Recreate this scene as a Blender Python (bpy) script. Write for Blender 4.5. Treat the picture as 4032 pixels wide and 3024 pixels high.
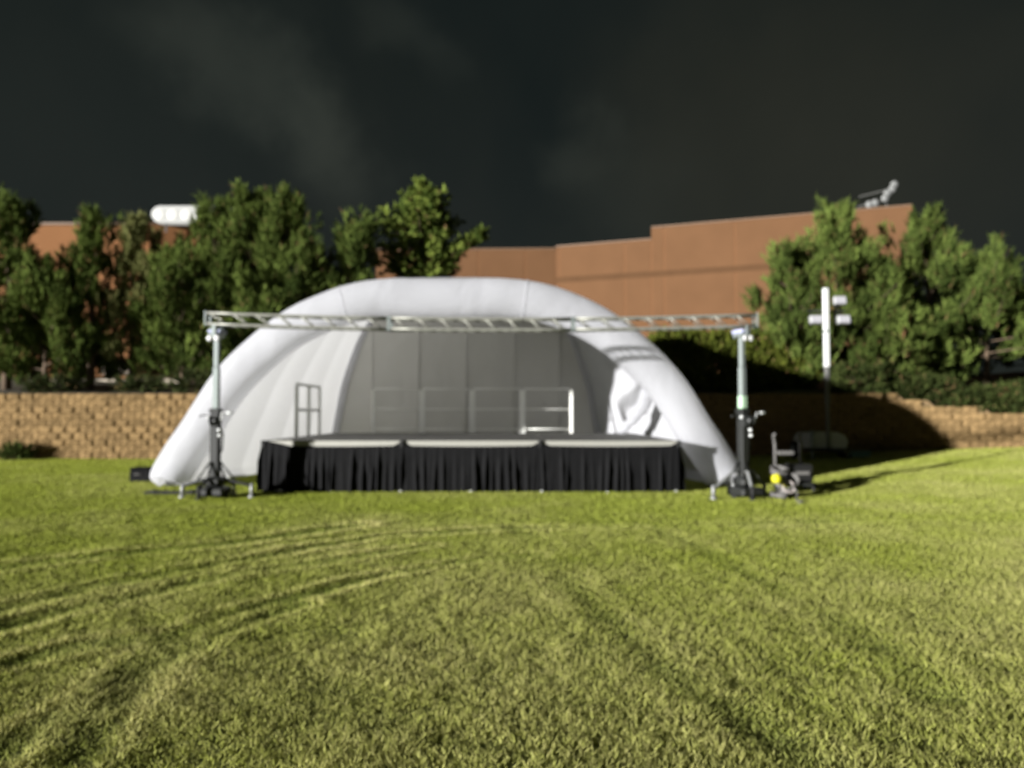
import bpy, math, random
import numpy as np
from mathutils import Vector, Matrix

for o in list(bpy.data.objects):
    bpy.data.objects.remove(o)
S = bpy.context.scene
COL = S.collection
R = math.radians

# ------------------------------------------------------------------ camera
CAM_H = 1.39
cd = bpy.data.cameras.new('camera')
cd.sensor_width = 36.0
cd.lens = 26.0
cd.clip_start = 0.05
cd.clip_end = 1000
cd.dof.use_dof = True            # the photograph is softly out of focus everywhere
cd.dof.focus_distance = 1.3
cd.dof.aperture_fstop = 2.9
cam = bpy.data.objects.new('camera', cd)
COL.objects.link(cam)
cam.location = (0, 0, CAM_H)
cam.rotation_euler = (R(90 + 2.28), 0, 0)
S.camera = cam

# ------------------------------------------------------------------ light
SUN_M = 0.78                      # dy/dx of the direction in which shadows fall
SUN_TAN = 0.145                   # tan of the elevation
hx, hy = 1 / math.hypot(1, SUN_M), SUN_M / math.hypot(1, SUN_M)
ld = Vector((hx, hy, -SUN_TAN)).normalized()
sd = bpy.data.lights.new('sun', 'SUN')
sd.energy = 5.0
sd.angle = R(1.4)
sd.color = (1.0, 0.985, 0.96)
sun = bpy.data.objects.new('sun', sd)
COL.objects.link(sun)
sun.rotation_euler = ld.to_track_quat('-Z', 'Y').to_euler()
sun.location = (-40, -30, 20)

W = bpy.data.worlds.new('World')
S.world = W
W.use_nodes = True
nt = W.node_tree
nt.nodes.clear()
wo = nt.nodes.new('ShaderNodeOutputWorld')
bg = nt.nodes.new('ShaderNodeBackground')
sky = nt.nodes.new('ShaderNodeTexSky')
sky.sky_type = 'NISHITA'
sky.sun_disc = False
sky.sun_elevation = math.atan(SUN_TAN)
sky.sun_rotation = math.atan2(-hx, -hy)
skm = nt.nodes.new('ShaderNodeVectorMath'); skm.operation = 'SCALE'; skm.inputs['Scale'].default_value = 0.0003
nt.links.new(sky.outputs['Color'], skm.inputs[0])
tc = nt.nodes.new('ShaderNodeTexCoord')
mp = nt.nodes.new('ShaderNodeMapping')
mp.inputs['Rotation'].default_value = (0, R(38), 0)
mp.inputs['Location'].default_value = (3.1, 1.4, 0.7)
mp.inputs['Scale'].default_value = (1.9, 1.0, 1.1)
nt.links.new(tc.outputs['Generated'], mp.inputs['Vector'])
cl = nt.nodes.new('ShaderNodeTexNoise')
cl.inputs['Scale'].default_value = 2.1
cl.inputs['Detail'].default_value = 3.5
cl.inputs['Roughness'].default_value = 0.5
nt.links.new(mp.outputs['Vector'], cl.inputs['Vector'])
cr = nt.nodes.new('ShaderNodeValToRGB')
e = cr.color_ramp.elements
e[0].position = 0.40; e[0].color = (0.0037, 0.0054, 0.0051, 1)
e[1].position = 0.78; e[1].color = (0.0068, 0.0082, 0.0070, 1)
nt.links.new(cl.outputs['Fac'], cr.inputs['Fac'])
# town glow low over the horizon
sx = nt.nodes.new('ShaderNodeSeparateXYZ')
nt.links.new(tc.outputs['Generated'], sx.inputs[0])
mr = nt.nodes.new('ShaderNodeMapRange')
mr.inputs['From Min'].default_value = 0.42; mr.inputs['From Max'].default_value = 0.12
mr.inputs['To Min'].default_value = 0.0; mr.inputs['To Max'].default_value = 0.0022
nt.links.new(sx.outputs['Z'], mr.inputs['Value'])
gl = nt.nodes.new('ShaderNodeCombineXYZ')
for i in range(3):
    nt.links.new(mr.outputs[0], gl.inputs[i])
a1 = nt.nodes.new('ShaderNodeVectorMath'); a1.operation = 'ADD'
nt.links.new(cr.outputs['Color'], a1.inputs[0]); nt.links.new(gl.outputs[0], a1.inputs[1])
a2 = nt.nodes.new('ShaderNodeVectorMath'); a2.operation = 'ADD'
nt.links.new(a1.outputs[0], a2.inputs[0]); nt.links.new(skm.outputs[0], a2.inputs[1])
# drifting night clouds lit by the town: soft ragged puffs at fixed directions of the sky
def sky_dir(px, py):
    x, z = (px - 2016) / 2912, (1512 - py) / 2912
    c, s_ = math.cos(R(2.28)), math.sin(R(2.28))
    return Vector((x, c - z * s_, s_ + z * c)).normalized()


rag = nt.nodes.new('ShaderNodeTexNoise'); rag.inputs['Scale'].default_value = 9.0; rag.inputs['Detail'].default_value = 4
nt.links.new(tc.outputs['Generated'], rag.inputs['Vector'])
rgs = nt.nodes.new('ShaderNodeVectorMath'); rgs.operation = 'MULTIPLY_ADD'
rgs.inputs[1].default_value = (0.16, 0.16, 0.16); rgs.inputs[2].default_value = (-0.08, -0.08, -0.08)
nt.links.new(rag.outputs['Color'], rgs.inputs[0])
wd = nt.nodes.new('ShaderNodeVectorMath'); wd.operation = 'ADD'
nt.links.new(tc.outputs['Generated'], wd.inputs[0]); nt.links.new(rgs.outputs[0], wd.inputs[1])
last = a2
for (qx, qy, rad_, amp_, tint_) in (
        (620, 70, .10, .45, 0), (800, 190, .10, .6, 0), (980, 300, .11, .9, 0), (1130, 420, .10, .8, 0), (1250, 520, .09, .9, 0), (1330, 690, .10, .7, 0),
        (1600, 90, .08, .6, 0), (1720, 240, .07, .35, 0), (2290, 610, .08, .7, 0), (2450, 760, .13, .4, 0),
        (3250, 480, .42, .85, 1), (2900, 800, .35, .45, 1), (250, 600, .40, .35, 0), (3950, 700, .25, .3, 1), (-1900, 300, .4, .7, 0), (6200, 200, .45, .7, 1)):
    dn = nt.nodes.new('ShaderNodeVectorMath'); dn.operation = 'DISTANCE'
    nt.links.new(wd.outputs[0], dn.inputs[0]); dn.inputs[1].default_value = sky_dir(qx, qy)
    mm = nt.nodes.new('ShaderNodeMapRange'); mm.interpolation_type = 'SMOOTHERSTEP'
    mm.inputs['From Min'].default_value = rad_; mm.inputs['From Max'].default_value = 0.0
    mm.inputs['To Max'].default_value = amp_
    nt.links.new(dn.outputs['Value'], mm.inputs['Value'])
    sc_ = nt.nodes.new('ShaderNodeVectorMath'); sc_.operation = 'SCALE'
    sc_.inputs[0].default_value = (0.0042, 0.0034, 0.0017) if tint_ else (0.0050, 0.0054, 0.0042)
    nt.links.new(mm.outputs[0], sc_.inputs['Scale'])
    ad = nt.nodes.new('ShaderNodeVectorMath'); ad.operation = 'ADD'
    nt.links.new(last.outputs[0], ad.inputs[0]); nt.links.new(sc_.outputs[0], ad.inputs[1])
    last = ad
nt.links.new(last.outputs[0], bg.inputs['Color'])
bg.inputs['Strength'].default_value = 0.84
nt.links.new(bg.outputs[0], wo.inputs['Surface'])

S.view_settings.view_transform = 'Standard'
S.view_settings.look = 'None'
S.view_settings.gamma = 1
S.view_settings.use_curve_mapping = False
S.view_settings.exposure = 1.25
S.render.engine = 'CYCLES'
S.cycles.max_bounces = 9
S.cycles.diffuse_bounces = 6
S.cycles.glossy_bounces = 3
S.cycles.transmission_bounces = 6
S.cycles.use_denoising = True

# ------------------------------------------------------------------ helpers
rng = random.Random(7)
npr = np.random.RandomState(11)


class MB:
    def __init__(self):
        self.v = []; self.f = []; self.smooth = []

    def add(self, vs, fs, smooth=False):
        b = len(self.v)
        self.v.extend([tuple(p) for p in vs])
        for f in fs:
            self.f.append([b + i for i in f]); self.smooth.append(smooth)
        return self

    def box(self, x0, x1, y0, y1, z0, z1, M=None):
        vs = [Vector((x, y, z)) for z in (z0, z1) for y in (y0, y1) for x in (x0, x1)]
        if M is not None:
            vs = [M @ p for p in vs]
        return self.add(vs, [(0, 2, 3, 1), (4, 5, 7, 6), (0, 1, 5, 4), (2, 6, 7, 3), (0, 4, 6, 2), (1, 3, 7, 5)])

    def bbox(self, x0, x1, y0, y1, z0, z1, b=0.01, M=None):
        """a box whose edges are all chamfered by b"""
        cx, cy, cz = (x0 + x1) / 2, (y0 + y1) / 2, (z0 + z1) / 2
        hx_, hy_, hz_ = (x1 - x0) / 2, (y1 - y0) / 2, (z1 - z0) / 2
        vs = []; idx = {}
        for sx_ in (-1, 1):
            for sy_ in (-1, 1):
                for sz_ in (-1, 1):
                    for ax in range(3):
                        d = [hx_ - b, hy_ - b, hz_ - b]
                        d[ax] += b
                        idx[(sx_, sy_, sz_, ax)] = len(vs)
                        p = Vector((cx + sx_ * d[0], cy + sy_ * d[1], cz + sz_ * d[2]))
                        vs.append(M @ p if M is not None else p)
        fs = []
        for s in (-1, 1):
            fs.append([idx[(s, a, c, 0)] for a, c in ((-1, -1), (1, -1), (1, 1), (-1, 1))][::s])
            fs.append([idx[(a, s, c, 1)] for a, c in ((-1, -1), (-1, 1), (1, 1), (1, -1))][::s])
            fs.append([idx[(a, c, s, 2)] for a, c in ((-1, -1), (1, -1), (1, 1), (-1, 1))][::s])
        for p in (-1, 1):
            for q in (-1, 1):
                fs.append([idx[(p, q, -1, 0)], idx[(p, q, 1, 0)], idx[(p, q, 1, 1)], idx[(p, q, -1, 1)]][::p * q])
                fs.append([idx[(p, -1, q, 0)], idx[(p, 1, q, 0)], idx[(p, 1, q, 2)], idx[(p, -1, q, 2)]][::-p * q])
                fs.append([idx[(-1, p, q, 1)], idx[(1, p, q, 1)], idx[(1, p, q, 2)], idx[(-1, p, q, 2)]][::p * q])
                for t in (-1, 1):
                    fs.append([idx[(p, q, t, 0)], idx[(p, q, t, 1)], idx[(p, q, t, 2)]][::p * q * t])
        return self.add(vs, fs)

    def tube(self, pts, r, n=8, cap=True):
        pts = [Vector(p) for p in pts]
        m = len(pts)
        rs = r if isinstance(r, (list, tuple)) else [r] * m
        vs = []
        up = None
        for i, p in enumerate(pts):
            t = (pts[min(i + 1, m - 1)] - pts[max(i - 1, 0)]).normalized()
            if up is None:
                up = Vector((0, 0, 1)) if abs(t.z) < 0.9 else Vector((0, 1, 0))
            a = up.cross(t).normalized()
            b = t.cross(a).normalized()
            up = b
            for k in range(n):
                w = 2 * math.pi * k / n
                vs.append(p + (a * math.cos(w) + b * math.sin(w)) * rs[i])
        fs = []
        for i in range(m - 1):
            for k in range(n):
                k2 = (k + 1) % n
                fs.append((i * n + k, i * n + k2, (i + 1) * n + k2, (i + 1) * n + k))
        self.add(vs, fs, True)
        if cap:
            b0 = len(self.v) - len(vs)
            self.f.append([b0 + k for k in range(n)][::-1]); self.smooth.append(False)
            self.f.append([b0 + (m - 1) * n + k for k in range(n)]); self.smooth.append(False)
        return self

    def lathe(self, prof, n=16, M=None, smooth=True):
        vs = []
        for (r, z) in prof:
            for k in range(n):
                w = 2 * math.pi * k / n
                p = Vector((r * math.cos(w), r * math.sin(w), z))
                vs.append(M @ p if M is not None else p)
        fs = []
        for i in range(len(prof) - 1):
            for k in range(n):
                k2 = (k + 1) % n
                fs.append((i * n + k, i * n + k2, (i + 1) * n + k2, (i + 1) * n + k))
        fs.append(tuple(range(n))[::-1])
        fs.append(tuple((len(prof) - 1) * n + k for k in range(n)))
        return self.add(vs, fs, smooth)

    def mesh(self, name):
        me = bpy.data.meshes.new(name)
        me.from_pydata(self.v, [], self.f)
        me.polygons.foreach_set('use_smooth', self.smooth)
        me.update()
        return me


def np_mesh(name, verts, faces, smooth=False):
    """verts (n,3), faces (m,k) arrays"""
    me = bpy.data.meshes.new(name)
    verts = np.ascontiguousarray(verts, dtype=np.float32)
    faces = np.ascontiguousarray(faces, dtype=np.int32)
    m, k = faces.shape
    me.vertices.add(len(verts)); me.vertices.foreach_set('co', verts.ravel())
    me.loops.add(m * k); me.loops.foreach_set('vertex_index', faces.ravel())
    me.polygons.add(m)
    me.polygons.foreach_set('loop_start', np.arange(0, m * k, k, dtype=np.int32))
    me.polygons.foreach_set('loop_total', np.full(m, k, dtype=np.int32))
    me.polygons.foreach_set('use_smooth', np.full(m, smooth, dtype=bool))
    me.update(calc_edges=True)
    return me


def obj(name, mb, mat, parent=None, kind=None):
    me = mb.mesh(name) if isinstance(mb, MB) else mb
    if mat is not None and not me.materials:
        me.materials.append(mat)
    o = bpy.data.objects.new(name, me)
    COL.objects.link(o)
    if parent is not None:
        o.parent = parent
    if kind:
        o['kind'] = kind
    return o


def thing(name, label, cat, loc=(0, 0, 0), rz=0, group=None):
    o = bpy.data.objects.new(name, None)
    o.empty_display_size = 0.2
    COL.objects.link(o)
    o.location = loc
    o.rotation_euler = (0, 0, rz)
    o['label'] = label; o['category'] = cat
    if group:
        o['group'] = group
    return o


def tag(o, label, cat, group=None):
    o['label'] = label; o['category'] = cat
    if group:
        o['group'] = group
    return o


def copy_tree(o, parent=None):
    c = o.copy()
    COL.objects.link(c)
    if parent is not None:
        c.parent = parent
    for ch in list(o.children):
        copy_tree(ch, c)
    return c


# ------------------------------------------------------------------ noise
def vnoise(x, y, seed=0):
    xi = np.floor(x).astype(np.int64); yi = np.floor(y).astype(np.int64)
    xf = x - xi; yf = y - yi
    u = xf * xf * (3 - 2 * xf); v = yf * yf * (3 - 2 * yf)

    def h(a, b):
        n = (a * 374761393 + b * 668265263 + seed * 974711) & 0xFFFFFFFF
        n = ((n ^ (n >> 13)) * 1274126177) & 0xFFFFFFFF
        return ((n ^ (n >> 16)) & 0xFFFF) / 65535.0
    a = h(xi, yi); b = h(xi + 1, yi); c = h(xi, yi + 1); d = h(xi + 1, yi + 1)
    return (a * (1 - u) + b * u) * (1 - v) + (c * (1 - u) + d * u) * v


def fbm(x, y, seed=0, o=3):
    s = 0; a = 1; t = 0
    for k in range(o):
        s = s + a * vnoise(x * 2 ** k, y * 2 ** k, seed + k * 17); t += a; a *= 0.5
    return s / t


# ------------------------------------------------------------------ materials
def mat(name, color, rough=0.6, metal=0.0, var=0.0, scale=6.0, bump=0.0, bscale=40.0, rand=0.0, spec=0.3):
    m = bpy.data.materials.new(name)
    m.use_nodes = True
    t = m.node_tree
    b = t.nodes['Principled BSDF']
    b.inputs['Roughness'].default_value = rough
    b.inputs['Metallic'].default_value = metal
    b.inputs['Specular IOR Level'].default_value = spec
    tcn = t.nodes.new('ShaderNodeTexCoord')
    n = t.nodes.new('ShaderNodeTexNoise')
    n.inputs['Scale'].default_value = scale
    n.inputs['Detail'].default_value = 5
    t.links.new(tcn.outputs['Object'], n.inputs['Vector'])
    mx = t.nodes.new('ShaderNodeMix'); mx.data_type = 'RGBA'
    mx.inputs['A'].default_value = tuple(c * (1 - var) for c in color) + (1,)
    mx.inputs['B'].default_value = tuple(min(1, c * (1 + var)) for c in color) + (1,)
    t.links.new(n.outputs['Fac'], mx.inputs['Factor'])
    out = mx.outputs['Result']
    if rand:
        oi = t.nodes.new('ShaderNodeObjectInfo')
        r2 = t.nodes.new('ShaderNodeMapRange')
        r2.inputs['To Min'].default_value = 1 - rand; r2.inputs['To Max'].default_value = 1 + rand
        t.links.new(oi.outputs['Random'], r2.inputs['Value'])
        vm = t.nodes.new('ShaderNodeVectorMath'); vm.operation = 'SCALE'
        t.links.new(out, vm.inputs[0]); t.links.new(r2.outputs[0], vm.inputs['Scale'])
        out = vm.outputs[0]
    t.links.new(out, b.inputs['Base Color'])
    if bump:
        n2 = t.nodes.new('ShaderNodeTexNoise')
        n2.inputs['Scale'].default_value = bscale; n2.inputs['Detail'].default_value = 4
        t.links.new(tcn.outputs['Object'], n2.inputs['Vector'])
        bp = t.nodes.new('ShaderNodeBump'); bp.inputs['Strength'].default_value = bump
        bp.inputs['Distance'].default_value = 0.02
        t.links.new(n2.outputs['Fac'], bp.inputs['Height'])
        t.links.new(bp.outputs[0], b.inputs['Normal'])
    return m


def leaf_mat(name, attr, trans=0.3, rough=0.6, gain=1.0):
    """diffuse + translucent foliage coloured by a colour attribute (leaf hue, plus painted track shade on the grass)"""
    m = bpy.data.materials.new(name)
    m.use_nodes = True
    t = m.node_tree
    t.nodes.clear()
    out = t.nodes.new('ShaderNodeOutputMaterial')
    at = t.nodes.new('ShaderNodeAttribute'); at.attribute_name = attr
    df = t.nodes.new('ShaderNodeBsdfDiffuse')
    tr = t.nodes.new('ShaderNodeBsdfTranslucent')
    mx = t.nodes.new('ShaderNodeMixShader'); mx.inputs[0].default_value = trans
    t.links.new(at.outputs['Color'], df.inputs['Color']); t.links.new(at.outputs['Color'], tr.inputs['Color'])
    t.links.new(df.outputs[0], mx.inputs[1]); t.links.new(tr.outputs[0], mx.inputs[2])
    t.links.new(mx.outputs[0], out.inputs['Surface'])
    return m


def fabric_mat(name, col, trans, tcol, wr=0.25, wscale=2.2):
    m = bpy.data.materials.new(name)
    m.use_nodes = True
    t = m.node_tree
    t.nodes.clear()
    out = t.nodes.new('ShaderNodeOutputMaterial')
    df = t.nodes.new('ShaderNodeBsdfPrincipled')
    df.inputs['Roughness'].default_value = 0.55
    df.inputs['Specular IOR Level'].default_value = 0.25
    tr = t.nodes.new('ShaderNodeBsdfTranslucent'); tr.inputs['Color'].default_value = tcol + (1,)
    mx = t.nodes.new('ShaderNodeMixShader'); mx.inputs[0].default_value = trans
    tcn = t.nodes.new('ShaderNodeTexCoord')
    ns = t.nodes.new('ShaderNodeTexNoise'); ns.inputs['Scale'].default_value = 1.3; ns.inputs['Detail'].default_value = 6
    t.links.new(tcn.outputs['Object'], ns.inputs['Vector'])
    cm = t.nodes.new('ShaderNodeMix'); cm.data_type = 'RGBA'
    cm.inputs['A'].default_value = tuple(c * 0.93 for c in col) + (1,)
    cm.inputs['B'].default_value = tuple(c * 1.05 for c in col) + (1,)
    t.links.new(ns.outputs['Fac'], cm.inputs['Factor'])
    t.links.new(cm.outputs['Result'], df.inputs['Base Color'])
    wv = t.nodes.new('ShaderNodeTexNoise'); wv.inputs['Scale'].default_value = wscale
    wv.inputs['Detail'].default_value = 4; wv.inputs['Distortion'].default_value = 1.2
    mpn = t.nodes.new('ShaderNodeMapping'); mpn.inputs['Scale'].default_value = (1.0, 0.45, 0.6)
    mpn.inputs['Rotation'].default_value = (0.4, 0.3, 0.2)
    t.links.new(tcn.outputs['Object'], mpn.inputs['Vector'])
    t.links.new(mpn.outputs[0], wv.inputs['Vector'])
    bp = t.nodes.new('ShaderNodeBump'); bp.inputs['Strength'].default_value = wr; bp.inputs['Distance'].default_value = 0.12
    t.links.new(wv.outputs['Fac'], bp.inputs['Height'])
    t.links.new(bp.outputs[0], df.inputs['Normal'])
    t.links.new(df.outputs[0], mx.inputs[1]); t.links.new(tr.outputs[0], mx.inputs[2])
    t.links.new(mx.outputs[0], out.inputs['Surface'])
    return m


def emit_mat(name, col, s, base=0.6):
    m = bpy.data.materials.new(name)
    m.use_nodes = True
    b = m.node_tree.nodes['Principled BSDF']
    b.inputs['Base Color'].default_value = (base, base, base * .97, 1)
    b.inputs['Emission Color'].default_value = col + (1,)
    b.inputs['Emission Strength'].default_value = s
    return m


M = dict(
    soil=mat('lawn_soil', (0.17, 0.185, 0.055), 0.9, var=0.3, scale=9, bump=0.6, bscale=60),
    mulch=mat('mulch_soil', (0.055, 0.045, 0.026), 0.9, var=0.4, scale=3, bump=0.5, bscale=14),
    brick=mat('brown_brick', (0.114, 0.059, 0.029), 0.85, var=0.16, scale=0.5, bump=0.4, bscale=30, spec=0.05),
    brick2=mat('brown_brick_left', (0.180, 0.085, 0.037), 0.85, var=0.12, scale=0.5, bump=0.4, bscale=30, spec=0.05),
    brickband=mat('dark_brick_band', (0.082, 0.043, 0.021), 0.85, var=0.15, scale=1, bump=0.4, spec=0.05),
    joint=mat('pale_joint', (0.140, 0.069, 0.033), 0.8, var=0.1, spec=0.05),
    coping=mat('coping', (0.13, 0.078, 0.046), 0.6, var=0.1),
    cream=mat('cream_render', (0.30, 0.22, 0.14), 0.8, var=0.1),
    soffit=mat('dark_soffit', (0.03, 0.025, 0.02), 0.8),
    block=mat('split_face_block', (0.185, 0.122, 0.056), 0.9, var=0.35, scale=9, bump=0.9, bscale=28, rand=0.20, spec=0.05),
    blockcore=mat('wall_joint', (0.15, 0.10, 0.05), 0.95, var=0.2),
    bark=mat('pine_bark', (0.10, 0.07, 0.045), 0.9, var=0.3, scale=12, bump=0.6, bscale=20),
    alu=mat('aluminium', (0.27, 0.27, 0.235), 0.45, 0.4, var=0.08),
    alud=mat('aluminium_matt', (0.23, 0.26, 0.25), 0.45, 0.3, var=0.08),
    steelw=mat('galvanised', (0.62, 0.63, 0.62), 0.4, 0.4, var=0.08),
    black=mat('black_steel', (0.015, 0.016, 0.015), 0.45, 0.0, var=0.2, spec=0.5),
    blackp=mat('black_plastic', (0.010, 0.010, 0.010), 0.5, 0.0, var=0.2, spec=0.4),
    cloth=mat('black_skirt_cloth', (0.0058, 0.0058, 0.0062), 0.75, var=0.35, scale=10, bump=0.2, bscale=50, spec=0.08),
    deck=mat('grey_deck', (0.075, 0.073, 0.066), 0.7, var=0.15, scale=4, bump=0.2),
    deckedge=mat('deck_edge_metal', (0.32, 0.315, 0.28), 0.5, 0.25, var=0.08),
    rail=mat('rail_metal', (0.90, 0.90, 0.84), 0.42, 0.1, var=0.06),
    raild=mat('rail_metal_dull', (0.88, 0.88, 0.85), 0.5, 0.1, var=0.06),
    mint=mat('painted_green_reflection', (0.42, 0.60, 0.42), 0.4, 0.1, var=0.08),
    blue=mat('ratchet_strap', (0.34, 0.36, 0.50), 0.5, 0.0, var=0.2),
    white=mat('white_paint', (0.62, 0.62, 0.62), 0.35, var=0.05),
    mastw=mat('mast_metal', (0.62, 0.63, 0.61), 0.35, 0.15, var=0.06),
    lampface=mat('lamp_glass', (0.33, 0.325, 0.35), 0.2, var=0.05, spec=0.6),
    grey=mat('grey_hood', (0.42, 0.42, 0.39), 0.5, var=0.1),
    greyc=mat('grey_cable', (0.11, 0.105, 0.10), 0.6, var=0.15),
    pink=mat('pale_cable', (0.30, 0.265, 0.25), 0.6, var=0.15),
    yellow=mat('yellow_plastic', (0.50, 0.48, 0.02), 0.4, var=0.05),
    teal=mat('teal_plastic', (0.14, 0.24, 0.23), 0.5, var=0.1),
    rubber=mat('rubber', (0.015, 0.015, 0.015), 0.8, var=0.2),
    concrete=mat('pale_concrete', (0.36, 0.31, 0.24), 0.85, var=0.15, bump=0.4),
    legm=mat('grey_leg_metal', (0.27, 0.275, 0.27), 0.4, 0.3, var=0.1),
    mastd=mat('mast_dark', (0.12, 0.12, 0.113), 0.45, 0.2, var=0.1),  # rack metal, also the painted shade on the lower tower mast
    lit=emit_mat('lit_lamp', (1.0, 0.98, 0.90), 0.36, 0.12),
    grass=leaf_mat('grass_blades', 'tint', 0.38),
    needles=leaf_mat('pine_needles', 'tint', 0.10),
)
M['fabric'] = fabric_mat('white_shell_fabric', (0.50, 0.505, 0.535), 0.55, (0.92, 0.92, 0.93), 0.22, 1.6)
M['skin'] = fabric_mat('white_shell_skin', (0.70, 0.705, 0.74), 0.46, (0.56, 0.56, 0.56), 0.25, 1.5)
M['back'] = fabric_mat('grey_back_fabric', (0.60, 0.59, 0.55), 0.05, (0.3, 0.3, 0.3), 0.35, 1.2)

# ------------------------------------------------------------------ ground
F = 2912.0


def gpt(px, py):
    """rough ground point seen at a photograph pixel, used once to read the tyre tracks off the photograph"""
    y = CAM_H * F / (py - 1628.0)
    return ((px - 2016.0) / F * y, y)


TRACKS = [
    (0.08, 0.009, [(0, 2966), (182, 2866), (365, 2766), (547, 2629), (729, 2510), (912, 2410), (1185, 2346), (1458, 2273), (1823, 2210), (2100, 2185)]),
    (0.07, 0.009, [(301, 2990), (410, 2820), (638, 2638), (793, 2538), (960, 2450), (1185, 2375)]),
    (0.09, 0.009, [(0, 2410), (365, 2310), (640, 2262), (820, 2228), (1185, 2164), (1495, 2112), (2005, 2082), (2500, 2075)]),
    (0.09, 0.009, [(0, 2474), (182, 2419), (510, 2355), (729, 2300), (912, 2264), (1276, 2210), (1700, 2150)]),
    (0.075, 0.009, [(118, 2592), (300, 2545), (638, 2510), (800, 2470)]),
    (0.11, 0.005, [(2016, 2073), (2107, 2137), (2217, 2273), (2290, 2350), (2480, 2530), (2654, 2674), (2891, 2820), (3019, 2884), (3110, 2960)]),
    (0.11, 0.005, [(2563, 2082), (2791, 2173), (2900, 2246), (3110, 2346), (3292, 2447), (3511, 2592), (3640, 2720)]),
    (0.14, 0.005, [(2900, 2060), (3400, 2045), (4100, 2040)]),
    (0.12, 0.009, [(0, 2240), (400, 2190), (900, 2140), (1400, 2070)]),
]
TR = [(w, d, 0.6 if d < 0.006 else 1.0, [gpt(*p) for p in pts]) for w, d, pts in TRACKS]


def rise(x):
    t = np.clip(x - 4.0, 0, 40)
    return 0.045 * (np.sqrt(t * t + 1.0) - 1.0)


def track_field(x, y):
    """height offset, bruising with painted groove shade, and ridges of the tyre tracks"""
    hgt = np.zeros_like(x); wear_shade = np.zeros_like(x); ridge = np.zeros_like(x)
    wob = (vnoise(x * 1.3, y * 1.3, 5) - 0.5) * 0.12
    for w, dep, cw, pts in TR:
        dmin = np.full_like(x, 9.0)
        for (ax, ay), (bx_, by_) in zip(pts[:-1], pts[1:]):
            dx, dy = bx_ - ax, by_ - ay
            l2 = dx * dx + dy * dy
            t = np.clip(((x - ax) * dx + (y - ay) * dy) / l2, 0, 1)
            dmin = np.minimum(dmin, np.hypot(x - ax - t * dx, y - ay - t * dy))
        d = np.abs(dmin + wob)
        brk = np.clip(vnoise(x * 0.9 + 7, y * 0.9, 31) * 1.6, 0.5, 1)
        if cw < 1:
            brk = np.clip(brk * 1.6 - 0.75, 0, 1)
        g = np.exp(-(d / w) ** 2) * brk
        rdg = np.exp(-((d - 2.0 * w) / (0.6 * w)) ** 2) * brk
        hgt += -dep * g + 0.5 * dep * rdg
        wear_shade = np.maximum(wear_shade, cw * g); ridge = np.maximum(ridge, rdg * (1.0 if cw == 1 else 0.25))
    return hgt, wear_shade, ridge * (1 - wear_shade)


def ground_z(x, y, tracks=True):
    z = rise(x) + 0.03 * (fbm(x * 0.22 + 3, y * 0.22, 2) - 0.5)
    near = np.clip((14.0 - y) / 8.0, 0, 1)
    z = z + (fbm(x * 2.2, y * 2.2, 9, 3) - 0.5) * 0.022 * near
    if tracks:
        z = z + track_field(x, y)[0]
    return z


def axis(a, b, c, d, fine, coarse):
    return np.unique(np.concatenate([np.linspace(a, b, int((b - a) / coarse) + 1), np.arange(b, c, fine), np.linspace(c, d, int((d - c) / coarse) + 1)]))


def wall_y(x):
    t = np.clip(np.asarray(x, dtype=float) - 6.0, 0, 60)
    return 22.5 - 0.03 * t * t / (1 + t * 0.05)


def wall_top(x):
    return 2.0 if x < 11.4 else (1.8 if x < 12.2 else (1.6 if x < 13.6 else 1.4))


xs = axis(-60, -9, 10, 60, 0.07, 1.2)
ys = axis(-25, 2.0, 13.0, 24.0, 0.07, 0.7)
gx, gy = np.meshgrid(xs, ys)
sh = gx.shape
gxf, gyf = gx.ravel(), gy.ravel()
wy = wall_y(gxf)
gyf = np.where(gyf > 13.0, 13.0 + (gyf - 13.0) / 11.0 * (wy + 0.1 - 13.0), gyf)
gz = ground_z(gxf, gyf)
ii = np.arange(sh[0] * sh[1]).reshape(sh)
quads = np.stack([ii[:-1, :-1], ii[:-1, 1:], ii[1:, 1:], ii[1:, :-1]], -1).reshape(-1, 4)
lawn = obj('lawn', np_mesh('lawn', np.stack([gxf, gyf, gz], 1), quads, True), M['soil'], kind='structure')

# the raised ground behind the retaining wall
tx = np.linspace(-70, 60, 131)
ts = np.array([0, 0.6, 1.5, 3, 5, 8, 12, 18, 30, 60, 110.0])
tv = []
for s_ in ts:
    for x in tx:
        top = wall_top(x) - 0.04
        k = min(1, s_ / 12.0)
        z = top * (1 - k) + 3.1 * k + (0.25 * (rng.random() - 0.5) * min(1, s_ / 3) if s_ < 40 else 0)
        tv.append((x, float(wall_y(x)) + 0.22 + s_, z))
n = len(tx)
tf = [(j * n + i, j * n + i + 1, (j + 1) * n + i + 1, (j + 1) * n + i) for j in range(len(ts) - 1) for i in range(n - 1)]
mb = MB(); mb.add(tv, tf, True)
obj('terrace_ground', mb, M['mulch'], kind='structure')


def terrace_z(x, y):
    s_ = max(0, y - float(wall_y(x)) - 0.22)
    k = min(1, s_ / 12.0)
    return (wall_top(x) - 0.04) * (1 - k) + 3.1 * k


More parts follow.
